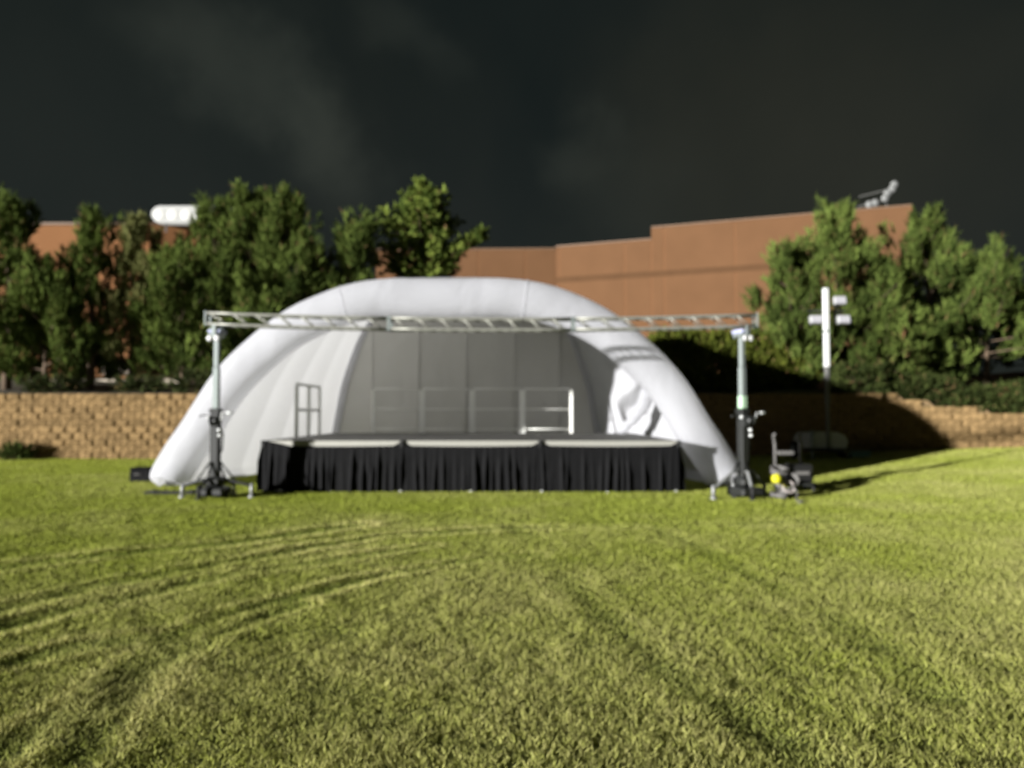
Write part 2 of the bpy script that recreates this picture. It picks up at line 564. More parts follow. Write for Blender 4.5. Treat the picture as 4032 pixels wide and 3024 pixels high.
# ------------------------------------------------------------------ grass (nobody could count it)
def grow_grass():
    P = []
    bands = [(2.2, 4, 6500), (4, 6, 5000), (6, 9, 3500), (9, 13, 2100), (13, 18, 1250), (18, 22.5, 850)]
    for y0, y1, dens in bands:
        x0, x1 = -0.78 * y1 - 0.8, 0.78 * y1 + 0.8
        cnt = int((x1 - x0) * (y1 - y0) * dens)
        x = npr.uniform(x0, x1, cnt); y = npr.uniform(y0, y1, cnt)
        k = np.abs(x) < 0.78 * y + 0.8
        k &= y < wall_y(x) - 0.02
        k &= ~((x > -4.3) & (x < 2.85) & (y > 13.2) & (y < 17.9))
        P.append(np.stack([x[k], y[k]], 1))
    P = np.concatenate(P)
    x, y = P[:, 0], P[:, 1]
    m = len(x)
    th, wear_shade, ridge = track_field(x, y)
    z = ground_z(x, y, False) + th - 0.004
    clump = fbm(x * 7.0, y * 7.0, 41, 2)
    clump2 = fbm(x * 1.7 + 9, y * 1.7, 55, 3)
    dist = np.hypot(x, y)
    h = (0.022 + 0.015 * np.clip((clump - 0.25) * 1.5, 0, 1)) * npr.uniform(0.7, 1.35, m)
    h *= (1 - 0.25 * wear_shade + 0.25 * ridge) * (0.8 + 0.5 * clump2)
    w = np.clip(0.0021 * dist, 0.0085, 0.05) * npr.uniform(0.7, 1.3, m)
    az = npr.uniform(0, 2 * np.pi, m)
    lean = npr.uniform(0.2, 1.5, m) * h
    la = npr.uniform(0, 2 * np.pi, m)
    bx_, by_ = np.cos(az) * w / 2, np.sin(az) * w / 2
    V = np.empty((m, 3, 3), np.float32)
    V[:, 0] = np.stack([x - bx_, y - by_, z], 1)
    V[:, 1] = np.stack([x + bx_, y + by_, z], 1)
    V[:, 2] = np.stack([x + np.cos(la) * lean, y + np.sin(la) * lean, z + h], 1)
    me = np_mesh('grass', V.reshape(-1, 3), np.arange(m * 3).reshape(-1, 3), False)
    # hue of the blades: fresh green, olive, straw
    straw = np.clip(0.36 + 0.7 * (fbm(x * 0.55 + 4, y * 0.55, 77, 3) - 0.5) + 0.45 * (clump2 - 0.5) + 0.025 * np.clip(x, -4, 8) + npr.uniform(-0.25, 0.25, m)
                    + 0.15 * np.clip((7 - y) / 5, 0, 1) + 0.55 * ridge - 0.22 * np.clip((y - 6) / 5, 0, 1), 0, 1)
    green = np.array([0.300, 0.345, 0.055]); dry = np.array([0.500, 0.475, 0.190]); dark = np.array([0.150, 0.195, 0.038])
    c = green[None] * (1 - straw[:, None]) + dry[None] * straw[:, None]
    dk = np.clip(0.45 * (0.44 - clump) + 0.70 * wear_shade - 0.25 * ridge, 0, 0.85)[:, None]  # grooves darkened in colour: bruised grass plus painted shade
    c = c * (1 - dk) + dark[None] * dk
    c *= (npr.uniform(0.85, 1.2, m) * (0.90 + 0.20 * fbm(x * 4.0, y * 4.0, 91, 2)))[:, None]
    c *= (1 + 0.18 * ridge)[:, None]  # ridges painted lighter, like pressed blades catching the light
    col = np.ones((m, 3, 4), np.float32)
    col[:, :, :3] = c[:, None, :]
    at = me.color_attributes.new('tint', 'FLOAT_COLOR', 'POINT')
    at.data.foreach_set('color', col.ravel())
    return obj('grass', me, M['grass'], kind='stuff')


g = grow_grass()
tag(g, 'short yellow green lawn grass with worn tyre tracks shaded in the blade colour', 'grass')
del g['category']

# ------------------------------------------------------------------ retaining wall
BW, BH = 0.42, 0.20
rw = thing('retaining_wall', 'long tan retaining wall of split face blocks behind the white shell', 'wall', (0, 22.5, 0))
bvars = []
for q in range(5):
    r_ = random.Random(100 + q)
    mb = MB()
    w2, h_ = BW / 2 - 0.008, BH - 0.010
    j = lambda s: r_.uniform(-s, s)
    ring0 = [(-w2, 0, 0.0), (w2, 0, 0.0), (w2, 0, h_), (-w2, 0, h_)]
    c1, c2 = -0.10 + j(0.05), 0.10 + j(0.05)
    top = [(-w2, 0.004, 0), (c1, -0.030 + j(0.012), 0), (c2, -0.030 + j(0.012), 0), (w2, 0.004, 0)]
    vs = [(x, y, 0.0) for x, y, _ in top]
    vs += [(x + j(0.02) * (0 < i < 3), y - 0.025 + j(0.025), h_ * (0.5 + j(0.15))) for i, (x, y, _) in enumerate(top)]
    vs += [(x, y + j(0.012), h_) for x, y, _ in top]
    vs += [(-w2, 0.22, 0), (w2, 0.22, 0), (-w2, 0.22, h_), (w2, 0.22, h_)]
    fs = []
    for a in (0, 4):
        for i in range(3):
            fs.append((a + i, a + i + 1, a + i + 5, a + i + 4))
    fs += [(8, 9, 10, 11, 15, 14), (3, 2, 1, 0, 12, 13), (12, 0, 4, 8, 14), (3, 13, 15, 11, 7)]
    mb.add(vs, fs)
    bvars.append(mb.mesh('block'))
    bvars[-1].materials.append(M['block'])
stuff = MB()
s_ = -40.0
# walk along the wall line
path = []
x = -32.0
while x < 24:
    dx = 0.02
    path.append((x, float(wall_y(x))))
    x += dx
acc = [0]
for (a, b) in zip(path[:-1], path[1:]):
    acc.append(acc[-1] + math.hypot(b[0] - a[0], b[1] - a[1]))
acc = np.array(acc); px_ = np.array([p[0] for p in path]); py_ = np.array([p[1] for p in path])
nblk = 0
for c in range(10):
    u = (0.23 if c % 2 else 0.0) + 0.2
    while u < acc[-1] - BW:
        x = float(np.interp(u, acc, px_)); y = float(np.interp(u, acc, py_))
        x2 = float(np.interp(u + 0.05, acc, px_)); y2 = float(np.interp(u + 0.05, acc, py_))
        u += BW
        z = c * BH
        if z + BH > wall_top(x) + 0.001 or z + BH < float(rise(np.array([x]))[0]) - 0.05:
            continue
        ang = math.atan2(y2 - y, x2 - x)
        yo = 0.008 * c + rng.uniform(-0.006, 0.006)
        seen = (-16.2 < x < -8.9) or (10.4 < x < 15.6 and z + BH > rise(np.array([x]))[0] + 0.1)
        k = rng.randrange(5)
        if seen and nblk < 298:
            o = bpy.data.objects.new('block', bvars[k]); COL.objects.link(o)
            o.parent = rw
            o.location = (x, y - 22.5 + yo, z)
            o.rotation_euler = (0, 0, ang + rng.uniform(-0.02, 0.02))
            nblk += 1
        else:
            MM = Matrix.Translation((x, y - 22.5 + yo, z)) @ Matrix.Rotation(ang, 4, 'Z')
            me = bvars[k]
            stuff.add([MM @ v.co for v in me.vertices], [list(p.vertices) for p in me.polygons])
o = obj('block_courses', stuff, M['block'], rw, 'stuff')
core = MB()
cxs = np.arange(-32, 24, 0.2)
vs = []
for x in cxs:
    y = float(wall_y(x)) - 22.5
    t_ = wall_top(x) - 0.015
    vs += [(x, y + 0.07, -0.3), (x, y + 0.07 + 0.05, t_), (x, y + 0.24, t_), (x, y + 0.24, -0.3)]
fs = []
for i in range(len(cxs) - 1):
    a, b = 4 * i, 4 * i + 4
    for k in range(3):
        fs.append((a + k, b + k, b + k + 1, a + k + 1))
core.add(vs, fs)
obj('wall_core', core, M['blockcore'], rw)

# ------------------------------------------------------------------ buildings
def slab(mb, p, q, z0, z1, th):
    """a wall slab standing on the line p-q, outer face towards the lawn"""
    p = Vector((p[0], p[1], 0)); q = Vector((q[0], q[1], 0))
    d = (q - p).normalized(); nrm = Vector((d.y, -d.x, 0))
    bk = -nrm * th
    vs = [p, q, q + bk, p + bk]
    mb.add([v + Vector((0, 0, z0)) for v in vs] + [v + Vector((0, 0, z1)) for v in vs],
           [(3, 2, 1, 0), (4, 5, 6, 7), (0, 1, 5, 4), (1, 2, 6, 5), (2, 3, 7, 6), (3, 0, 4, 7)])
    return d, nrm


def on_line(t):
    return (24.6 - 2.75 * t, 45.0 + t)


hall = thing('brick_building', 'large windowless brown brick hall with stepped roofline behind the shell', 'building', (0, 0, 3.0))
A, B, C_, D_ = on_line(0), on_line(5.46), on_line(7.8), (-9.85, 53.2)


def zrel(z):
    return z - 3.0


def facade(p, q, zb, zt, cuts, band=None):
    """precast brick panels with recessed joints, one part each"""
    p_, q_ = Vector((p[0], p[1], 0)), Vector((q[0], q[1], 0))
    L = (q_ - p_).length; d = (q_ - p_).normalized()
    nrm = Vector((d.y, -d.x, 0))
    edges = [0.0] + [L * c for c in cuts] + [L]
    rows = [(zb, band[0]), (band[1], zt)] if band else [(zb, zt)]
    for (r0, r1) in rows:
        for a, b in zip(edges[:-1], edges[1:]):
            m_ = MB()
            slab(m_, p_ + d * (a + 0.06), p_ + d * (b - 0.06), zrel(r0), zrel(r1), 0.4)
            obj('wall_panel', m_, M['brick'], hall)
    back = MB()
    slab(back, p_ - nrm * 0.02, q_ - nrm * 0.02, 0, zrel(zt) - 0.05, 0.4)
    obj('wall_backing', back, M['joint'], hall)
    if band:
        m_ = MB()
        slab(m_, p_ - nrm * 0.012, q_ - nrm * 0.012, zrel(band[0]) + 0.004, zrel(band[1]) - 0.004, 0.3)
        obj('recessed_band', m_, M['brickband'], hall)
    cp = MB()
    slab(cp, p_ + nrm * 0.04, q_ + nrm * 0.04, zrel(zt), zrel(zt) + 0.10, 0.6)
    obj('coping', cp, M['coping'], hall)


BAND = (10.75, 11.15)
facade(B, A, 3.0, 14.15, (0.055, 0.345, 0.72), BAND)
facade(C_, B, 3.0, 13.35, (0.04, 0.73), BAND)
facade(D_, C_, 3.0, 13.2, (0.1, 0.57, 0.83))
# side return at the right end, and the roof slab
m_ = MB()
slab(m_, A, (A[0] + 9, A[1] + 22), 0, zrel(14.1), 0.4)
obj('side_wall', m_, M['brick'], hall)
m_ = MB()
pts = [D_, C_, B, A, (A[0] + 8.5, A[1] + 22), (D_[0], 75)]
zs = [9.7] * 6
m_.add([(p[0] + (0.0), p[1] + 0.35, z) for p, z in zip(pts, zs)], [tuple(range(6))])
obj('roof', m_, M['soffit'], hall)
m_ = MB()
slab(m_, (D_[0], 75), D_, 0, zrel(13.1), 0.4)
obj('side_wall', m_, M['brick'], hall)

lb = thing('brick_wing', 'orange brown brick wing with overhanging top block behind the left pines', 'building', (0, 0, 3.0))
for i in range(4):
    m_ = MB()
    slab(m_, (-44 + i * 4.6, 52.0), (-44 + (i + 1) * 4.6 - 0.06, 52.0), 0, 11.75, 0.5)
    obj('wall_panel', m_, M['brick2'], lb)
m_ = MB(); slab(m_, (-44, 52.15), (-25.7, 52.15), 0, 11.6, 0.5); obj('wall_backing', m_, M['joint'], lb)
m_ = MB(); slab(m_, (-44, 51.9), (-25.6, 51.9), 11.75, 11.92, 0.8); obj('coping', m_, M['coping'], lb)
m_ = MB(); slab(m_, (-25.6, 51.6), (-17.4, 54.8), 9.35, 11.70, 4.0); obj('upper_block', m_, M['brick2'], lb)
m_ = MB(); slab(m_, (-25.65, 51.52), (-17.4, 54.72), 11.70, 11.86, 4.2); obj('coping', m_, M['coping'], lb)
m_ = MB(); slab(m_, (-25.5, 51.75), (-17.4, 54.95), 9.2, 9.347, 3.8); obj('soffit', m_, M['soffit'], lb)
m_ = MB(); slab(m_, (-25.2, 53.6), (-17.6, 56.4), 0, 9.2, 0.5); obj('lower_wall', m_, M['cream'], lb)
m_ = MB(); m_.box(-44, -26, 52.5, 68, 11.2, 11.4); obj('roof', m_, M['soffit'], lb)
m_ = MB(); slab(m_, (-25.3, 52.6), (-25.3, 68), 0, 9.18, 0.4); obj('side_wall', m_, M['brick2'], lb)

# lit bank of lamps on the left roof
bank = thing('rooftop_light_bank', 'glowing white rounded bank of lamps on the left roof edge', 'lights', (-25.3, 51.3, 14.72))
mb = MB()
L_ = 5.9
prof = []
for k in range(10):
    w = math.pi / 2 + math.pi * k / 9
    prof.append((0.62 + 0.62 * math.cos(w), 0.62 + 0.60 * math.sin(w)))
for k in range(10):
    w = -math.pi / 2 + math.pi * k / 9
    prof.append((L_ - 0.62 + 0.62 * math.cos(w), 0.62 + 0.60 * math.sin(w)))
npf = len(prof)
mb.add([(x, 0, z) for x, z in prof] + [(x, 0.7, z) for x, z in prof],
       [tuple(range(npf))[::1], tuple(range(npf, 2 * npf))[::-1]] + [(i, i + npf, (i + 1) % npf + npf, (i + 1) % npf) for i in range(npf)])
hb = obj('housing', mb, emit_mat('lamp_diffuser', (0.93, 0.93, 0.86), 0.19, 0.12), bank)
for i in range(6):
    mb = MB()
    mb.lathe([(0.40, 0.0), (0.40, 0.05), (0.34, 0.09), (0.0, 0.10)], 16,
             Matrix.Translation((0.60 + i * 0.94, 0.0, 0.58)) @ Matrix.Rotation(R(90), 4, 'X'))
    obj('lamp', mb, M['lit'], bank)
for i in range(3):
    mb = MB(); mb.box(0.9 + i * 2, 1.0 + i * 2, 0.25, 0.35, -0.6, 0.05); obj('bracket', mb, M['black'], bank)

# rack of unlit floodlights on the right roof
fl = thing('floodlight_rack', 'tilted rack of unlit floodlights above the right roof corner', 'floodlights', (22.6, 46.6, 13.9))
for i in range(2):
    mb = MB(); mb.tube([(0.35 + i * 0.9, 0, -0.6), (0.35 + i * 0.9, 0, 0.95 + i * 0.35)], 0.05); obj('post', mb, M['mastd'], fl)
for k, (z, x0) in enumerate(((0.72, -0.25), (1.32, 0.05))):
    mb = MB(); mb.box(x0 - 0.2, x0 + 1.75, -0.05, 0.05, z, z + 0.08, Matrix.Rotation(R(-14), 4, 'Y')); obj('crossbar', mb, M['mastd'], fl)
for i, (x, z) in enumerate(((0.05, 0.72), (0.42, 0.83), (1.05, 1.12), (1.22, 1.45), (1.52, 1.72), (1.66, 2.0))):
    mb = MB()
    T = Matrix.Translation((x, -0.2, z)) @ Matrix.Rotation(R(100), 4, 'X')
    mb.lathe([(0.08, -0.22), (0.20, -0.1), (0.26, 0.02), (0.24, 0.04)], 14, T)
    h = obj('floodlight', mb, M['mastd'], fl)
    mb = MB(); mb.lathe([(0.225, 0.041), (0.20, 0.06), (0.0, 0.075)], 14, T); obj('lens', mb, M['legm'], h)

# pale kerb wall far back under the left pines
kb = thing('kerb_wall', 'low pale concrete kerb wall seen between trunks under the left pines', 'kerb', (0, 30.0, 0))
for i in range(6):
    mb = MB(); mb.bbox(-19.6 + i * 1.32, -18.32 + i * 1.32, 0, 0.3, 2.30, 2.78, 0.03); obj('kerb_stone', mb, M['concrete'], kb)
o = obj('slab', MB().bbox(-17.2, -15.9, 30.8, 31.5, 3.0, 3.42, 0.05), M['concrete'])
o.name = 'concrete_block'
tag(o, 'single pale concrete block on the bank above the low kerb wall', 'block')

# ------------------------------------------------------------------ trees
def make_needles(pts, axes, per, ln, wd, seed, cols, spread=0.8, tone=None):
    """many narrow needle sprays round shoots: pts (n,3), axes (n,3)"""
    r_ = np.random.RandomState(seed)
    n_ = len(pts)
    P = np.repeat(pts, per, 0); Ax = np.repeat(axes, per, 0)
    m = n_ * per
    along = r_.uniform(-0.15, 1.0, m)
    base = P + Ax * (along * 0.30)[:, None]
    d = r_.normal(size=(m, 3)); d -= (d * Ax).sum(1)[:, None] * Ax
    d /= np.linalg.norm(d, axis=1)[:, None] + 1e-6
    dirn = Ax * r_.uniform(0.5, 1.1, m)[:, None] + d * spread * r_.uniform(0.4, 1.0, m)[:, None]
    dirn /= np.linalg.norm(dirn, axis=1)[:, None]
    side = np.cross(dirn, r_.normal(size=(m, 3)))
    side /= np.linalg.norm(side, axis=1)[:, None] + 1e-6
    l = ln * r_.uniform(0.7, 1.25, m); w = wd * r_.uniform(0.7, 1.3, m)
    V = np.empty((m, 3, 3), np.float32)
    V[:, 0] = base - side * (w / 2)[:, None]
    V[:, 1] = base + side * (w / 2)[:, None]
    V[:, 2] = base + dirn * l[:, None]
    me = np_mesh('crown', V.reshape(-1, 3), np.arange(m * 3).reshape(-1, 3))
    t = (r_.uniform(0, 1, n_) ** 1.2) if tone is None else 0.25 * r_.uniform(0, 1, n_) + 0.75 * np.array(tone)
    t = np.repeat(t, per) + r_.uniform(-0.15, 0.15, m)
    t = np.clip(t, 0, 1)[:, None]
    c = np.array(cols[0])[None] * (1 - t) + np.array(cols[1])[None] * t
    brown = (r_.uniform(0, 1, m) < 0.04)[:, None]
    c = np.where(brown, np.array([0.13, 0.085, 0.04])[None], c)
    col = np.ones((m, 3, 4), np.float32); col[:, :, :3] = c[:, None, :]
    me.color_attributes.new('tint', 'FLOAT_COLOR', 'POINT').data.foreach_set('color', col.ravel())
    return me


PINE = ((0.026, 0.040, 0.010), (0.135, 0.180, 0.042))


def pine(label, x, y, ztop, rad, seed, group='pines on the terrace', crown_from=0.07, leaders=1, dens=1.0, cols=PINE, shape=0.75, lean=0.0):
    zb = terrace_z(x, y) - 0.1
    H = ztop - zb
    r_ = random.Random(seed)
    root = thing('pine_tree', label, 'tree', (x, y, zb), 0, group)
    tr = MB()
    tips = []
    ax = [(0, 0, 0)]
    for k in range(1, 8):
        f = k / 7
        ax.append((lean * f * H * 0.1 + r_.uniform(-.05, .05), r_.uniform(-.05, .05), H * 0.93 * f))
    tr.tube(ax, [0.16 * (1 - 0.88 * i / 7) * (H / 7) for i in range(8)], 8)
    lm = tr
    P = []; Axs = []; TN = []

    def at(f):
        i = min(6, int(f * 7)); t = f * 7 - i
        return Vector(ax[i]).lerp(Vector(ax[i + 1]), t)
    nl = int(6.6 * H * dens)
    for i in range(nl):
        f = crown_from + (1 - crown_from) * ((i + r_.random()) / nl)
        g = (f - crown_from) / (1 - crown_from)
        prof_ = (min(1, (g + 0.35) / 0.5) ** 0.8) * max(0.09, 1 - g ** (1.55 / shape))
        L = rad * prof_ * r_.choice((0.55, 0.75, 0.9, 1.0, 1.12, 1.25))
        az = i * 2.399 + r_.uniform(-0.5, 0.5)
        up = 0.10 + 0.85 * g + r_.uniform(-0.15, 0.22)
        p0 = at(f * 0.97)
        dirh = Vector((math.cos(az), math.sin(az), 0))
        p1 = p0 + dirh * L * 0.55 + Vector((0, 0, L * up * 0.35))
        p2 = p0 + dirh * L + Vector((0, 0, L * up * 0.95))
        lm.tube([p0, p1, p2], [0.035, 0.022, 0.008], 4, False)
        nc = max(2, int(1.4 + 1.7 * L / 1.0))
        for s2 in range(nc):
            t = 0.30 + 0.70 * (s2 + r_.uniform(.2, .95)) / nc
            c = p0.lerp(p1, t * 2) if t < 0.5 else p1.lerp(p2, t * 2 - 1)
            c = c + Vector((r_.gauss(0, .20), r_.gauss(0, .20), r_.gauss(0, .12)))
            tone = r_.random()
            size = r_.uniform(.75, 1.3)
            for s3 in range(16):
                k_ = 1 - .40 * g
                P.append(c + Vector((r_.gauss(0, .15) * size * k_, r_.gauss(0, .15) * size * k_, r_.uniform(-.18, .34) * size * (1 + .7 * g))))
                a_ = (dirh * r_.uniform(0.0, 0.7) + Vector((r_.gauss(0, .22), r_.gauss(0, .22), r_.uniform(0.6, 1.3)))).normalized()
                Axs.append(a_); TN.append(tone)
    # the leaders: upright candles at the very top
    for k in range(leaders):
        o_ = Vector((r_.uniform(-.35, .35) * (k > 0) * rad, r_.uniform(-.2, .2) * (k > 0) * rad, -0.6 * r_.random() * (k > 0)))
        base = at(0.90) + o_
        for s2 in range(26):
            t = s2 / 26
            rr = 0.26 * (1 - t) + 0.02
            P.append(base + Vector((r_.gauss(0, rr * .7), r_.gauss(0, rr * .7), t * H * 0.10)))
            Axs.append(Vector((r_.gauss(0, .2), r_.gauss(0, .2), 1)).normalized()); TN.append(.7)
    obj('trunk', lm, M['bark'], root)
    me = make_needles(np.array([list(p) for p in P]), np.array([list(p) for p in Axs]), 16, 0.25, 0.042, seed, cols, 0.6, TN)
    obj('crown', me, M['needles'], root)
    return root


def X(px, y):
    return (px - 2016.0) / F * y


def Z(py, y):
    return CAM_H + (1628.0 - py) / F * y


pine('tall pine at the left edge of the lawn view, pointed top', X(25, 25), 25, Z(765, 25), 1.5, 1, leaders=2)
pine('slim pine with pointed top before the orange brick wing', X(350, 25.2), 25.2, Z(828, 25.2), 1.25, 2, dens=0.85, shape=1.0)
pine('thin sparse pine, brownish inside, between slim pine and big pines', X(520, 25.5), 25.5, Z(842, 25.5), 1.1, 3, dens=0.62, shape=1.05,
     cols=((0.085, 0.088, 0.032), (0.20, 0.21, 0.075)))
pine('short wide pine on the wall behind the tan blocks at far left', X(180, 24.6), 24.6, Z(1060, 24.6), 1.8, 4, shape=0.6)
pine('short pine between the sparse pine and the truss end', X(715, 24.9), 24.9, Z(1010, 24.9), 2.0, 5, shape=0.6)
pine('big dense pine with split top beside the glowing light bank', X(850, 26.2), 26.2, Z(765, 26.2), 2.1, 6, leaders=3, dens=1.1, shape=1.1)
pine('tallest pine of the dense clump left of the shell', X(985, 25.2), 25.2, Z(745, 25.2), 2.0, 7, leaders=2, dens=1.15, shape=1.1)
pine('upright pine on the right side of the dense clump', X(1130, 24.8), 24.8, Z(760, 24.8), 1.6, 8, leaders=2, dens=1.0, shape=1.1)
pine('small narrow pine alone against the sky above the shell shoulder', X(1395, 25), 25, Z(862, 25), 1.05, 9, shape=0.85)
pine('low pine filling behind the shell left shoulder', X(1250, 27.2), 27.2, Z(1010, 27.2), 1.5, 10, shape=0.6)
pine('large bushy pine right of the brick hall, above the light tower', X(3310, 25.6), 25.6, Z(790, 25.6), 2.6, 11, leaders=2, dens=0.95, shape=0.95, crown_from=0.02)
pine('low pine crowding the left foot of the bushy pine', X(3120, 25.0), 25.0, Z(975, 25.0), 1.3, 12, shape=0.5)
pine('large round topped pine at the right beside the hall corner', X(3670, 26.6), 26.6, Z(832, 26.6), 2.5, 13, leaders=3, dens=0.9, shape=0.8, crown_from=0.02)
pine('wide low pine at the right edge over the lit wall stones', X(3890, 25.6), 25.6, Z(1045, 25.6), 2.1, 14, leaders=3, dens=0.9, shape=0.6, crown_from=0.30)
pine('low pine between the two large right pines', X(3480, 25.0), 25.0, Z(1060, 25.0), 2.0, 15, dens=0.9, shape=0.7, crown_from=0.02)
pine('dim far pine behind the wide low pine at the right edge', X(4090, 31), 31, Z(1180, 31), 1.8, 16, cols=((0.05, 0.065, 0.02), (0.10, 0.125, 0.04)))


def leafy(label, x, y, ztop, rad, seed):
    zb = terrace_z(x, y) - 0.1
    H = ztop - zb
    r_ = random.Random(seed)
    root = thing('broadleaf_tree', label, 'tree', (x, y, zb))
    tr = MB(); tr.tube([(0, 0, 0), (0.05, 0, H * .3), (-.04, .03, H * .6), (0, 0, H * .9)], [0.16, 0.13, 0.08, 0.02], 8)
    lm = tr; P = []; A_ = []
    for i in range(58):
        f = 0.25 + 0.72 * (i + r_.random()) / 58
        g = (f - .25) / .75
        L = rad * (0.55 + 0.45 * math.sin(min(1, g * 1.3) * 2.4)) * (1 - g ** 3) * r_.uniform(.6, 1.15)
        if g > .75:
            L = rad * (1 - g) * 1.6 * r_.uniform(.6, 1.1)
        az = i * 2.399
        p0 = Vector((0, 0, H * f * .97)); d = Vector((math.cos(az), math.sin(az), 0))
        p2 = p0 + d * L + Vector((0, 0, L * r_.uniform(0.35, 0.9)))
        lm.tube([p0, p0.lerp(p2, .5) - Vector((0, 0, .05 * L)), p2], [0.035, .02, .008], 4, False)
        for s2 in range(24):
            t = r_.uniform(.3, 1.05)
            P.append(p0.lerp(p2, t) + Vector((r_.gauss(0, .2), r_.gauss(0, .2), r_.gauss(0, .2))))
            A_.append((d * .6 + Vector((r_.gauss(0, .6), r_.gauss(0, .6), r_.uniform(0, 1)))).normalized())
    # one long limb reaching right
    for k in range(90):
        t = r_.random()
        P.append(Vector((0.4 + 1.9 * t, -0.3 + r_.gauss(0, .15), H * (.58 + .16 * t) + r_.gauss(0, .13))))
        A_.append(Vector((r_.gauss(.5, .5), r_.gauss(0, .5), r_.uniform(0, 1))).normalized())
    lm.tube([(0, 0, H * .45), (0.9, -.2, H * .6), (2.2, -.3, H * .73)], [.05, .03, .008], 5, False)
    obj('trunk', lm, M['bark'], root)
    me = make_needles(np.array([list(p) for p in P]), np.array([list(p) for p in A_]), 16, 0.17, 0.10, seed,
                      ((0.05, 0.075, 0.016), (0.19, 0.24, 0.05)), 1.2)
    obj('crown', me, M['needles'], root)


leafy('loose leafy tree rising behind the middle of the shell', X(1665, 27), 27, Z(705, 27), 1.75, 31)


def shrub(name, label, cat, x, y, z, rx, ry, h, npts, seed, cols, ln=0.14, wd=0.06, per=14):
    r_ = random.Random(seed)
    root = thing(name, label, cat, (x, y, z))
    P = []; A_ = []
    for i in range(npts):
        while True:
            u = Vector((r_.uniform(-1, 1), r_.uniform(-1, 1), r_.uniform(-1, 1)))
            if 0.45 < max(abs(u.x), abs(u.y), abs(u.z)) and u.length < 1.35:
                break
        P.append((u.x * rx, u.y * ry, h * (0.5 + 0.5 * u.z) * r_.uniform(.9, 1.05)))
        A_.append((Vector((u.x, u.y, u.z + 0.6)) + Vector((r_.gauss(0, .4), r_.gauss(0, .4), r_.gauss(0, .3)))).normalized())
    st = MB()
    for k in range(7):
        st.tube([(r_.uniform(-.6, .6) * rx, 0, -0.05), (r_.uniform(-.8, .8) * rx, r_.uniform(-.4, .4) * ry, h * .8)], [.025, .008], 4, False)
    obj('stems', st, M['bark'], root)
    obj('foliage', make_needles(np.array([list(p) for p in P]), np.array([list(p) for p in A_]), per, ln, wd, seed, cols, 1.0), M['needles'], root)
    return root


HC = ((0.05, 0.065, 0.012), (0.13, 0.15, 0.025))
for i in range(4):
    xx = 5.6 + i * 1.25
    shrub('hedge_shrub', ['clipped hedge shrub just right of the shell shoulder', 'second hedge shrub, between shell and right truss stand',
                          'third hedge shrub, directly behind the right truss stand', 'last hedge shrub, beside the low pine'][i], 'shrub',
          xx, 25.2, terrace_z(xx, 25.2) - .05, 0.75, 0.7, Z(1318 + i * 8, 25.2) - terrace_z(xx, 25.2), 1500, 60 + i, HC).__setitem__('group', 'hedge shrubs behind the wall')
shrub('bush', 'small dark green bush at the foot of the tan wall', 'bush', X(75, 22.2), 22.1, 0.0, 0.27, 0.18, 0.27, 130, 71,
      ((0.04, 0.06, 0.018), (0.09, 0.12, 0.03)), 0.12, 0.035)
for i, (xx, yy, h_) in enumerate(((-14.9, 23.9, 0.32), (-12.2, 24.3, 0.28), (-10.2, 23.8, .5))):
    shrub('low_shrub', ['low shrub under the short wide pine', 'low shrub beneath the sparse pine trunk', 'low shrub left of the shell above the wall'][i], 'shrub',
          xx, yy, terrace_z(xx, yy), 0.6, 0.4, h_, 170, 80 + i, ((0.03, 0.04, 0.015), (0.07, 0.085, 0.03)), 0.14, 0.04)

for i, (xx, dy_, h_, rx_) in enumerate(((10.9, .9, .75, .8), (12.5, .9, .7, .8), (13.9, .8, .6, .8), (15.2, .9, .7, .8), (16.6, 1.0, .8, .9))):
    yy = float(wall_y(xx)) + dy_
    shrub('low_shrub', ['dark low shrub on the wall top behind the light tower', 'dark low shrub at the wall top below the round topped pine', 'dark low shrub at the step of the right wall',
                        'dark low shrub right of the wall step', 'dark low shrub above the wall at the right photo edge'][i], 'shrub',
          xx, yy, terrace_z(xx, yy) - .05, rx_, 0.55, h_, 330, 90 + i, ((0.02, 0.028, 0.009), (0.055, 0.07, 0.02)), 0.16, 0.045)

# ------------------------------------------------------------------ inflatable shell
SHX = -1.22
YF, YB = 13.98, 19.9
shell = thing('inflatable_shell', 'big white inflatable stage shell with open front over the stage', 'stage cover', (SHX, 0, 0))
FRONT = [(5.42, 0.0), (5.57, 0.235), (5.27, .81), (4.95, 1.285), (4.44, 2.10), (3.82, 2.76), (3.15, 3.29), (2.44, 3.65), (1.75, 3.87), (1.05, 3.955), (0.45, 3.95), (0.0, 3.94)]
BACK = [(3.66, 0.0), (3.62, 0.4), (3.56, .90), (3.45, 1.55), (3.34, 2.13), (3.13, 2.81), (2.86, 3.50), (2.40, 4.15), (1.75, 4.60), (1.05, 4.80), (0.45, 4.86), (0, 4.87)]


def resample(pts, n_):
    p = np.array(pts, float)
    # Catmull-Rom, then even spacing
    q = np.vstack([2 * p[0] - p[1], p, 2 * p[-1] - p[-2]])
    out = []
    for i in range(len(p) - 1):
        for t in np.linspace(0, 1, 24, endpoint=False):
            a, b, c, d = q[i], q[i + 1], q[i + 2], q[i + 3]
            out.append(0.5 * (2 * b + (c - a) * t + (2 * a - 5 * b + 4 * c - d) * t * t + (3 * b - a - 3 * c + d) * t ** 3))
    out.append(p[-1]); out = np.array(out)
    s = np.concatenate([[0], np.cumsum(np.linalg.norm(np.diff(out, axis=0), axis=1))])
    u = np.linspace(0, s[-1], n_)
    return np.stack([np.interp(u, s, out[:, 0]), np.interp(u, s, out[:, 1])], 1)


NH = 100
fo = resample(FRONT, NH); bo = resample(BACK, NH)


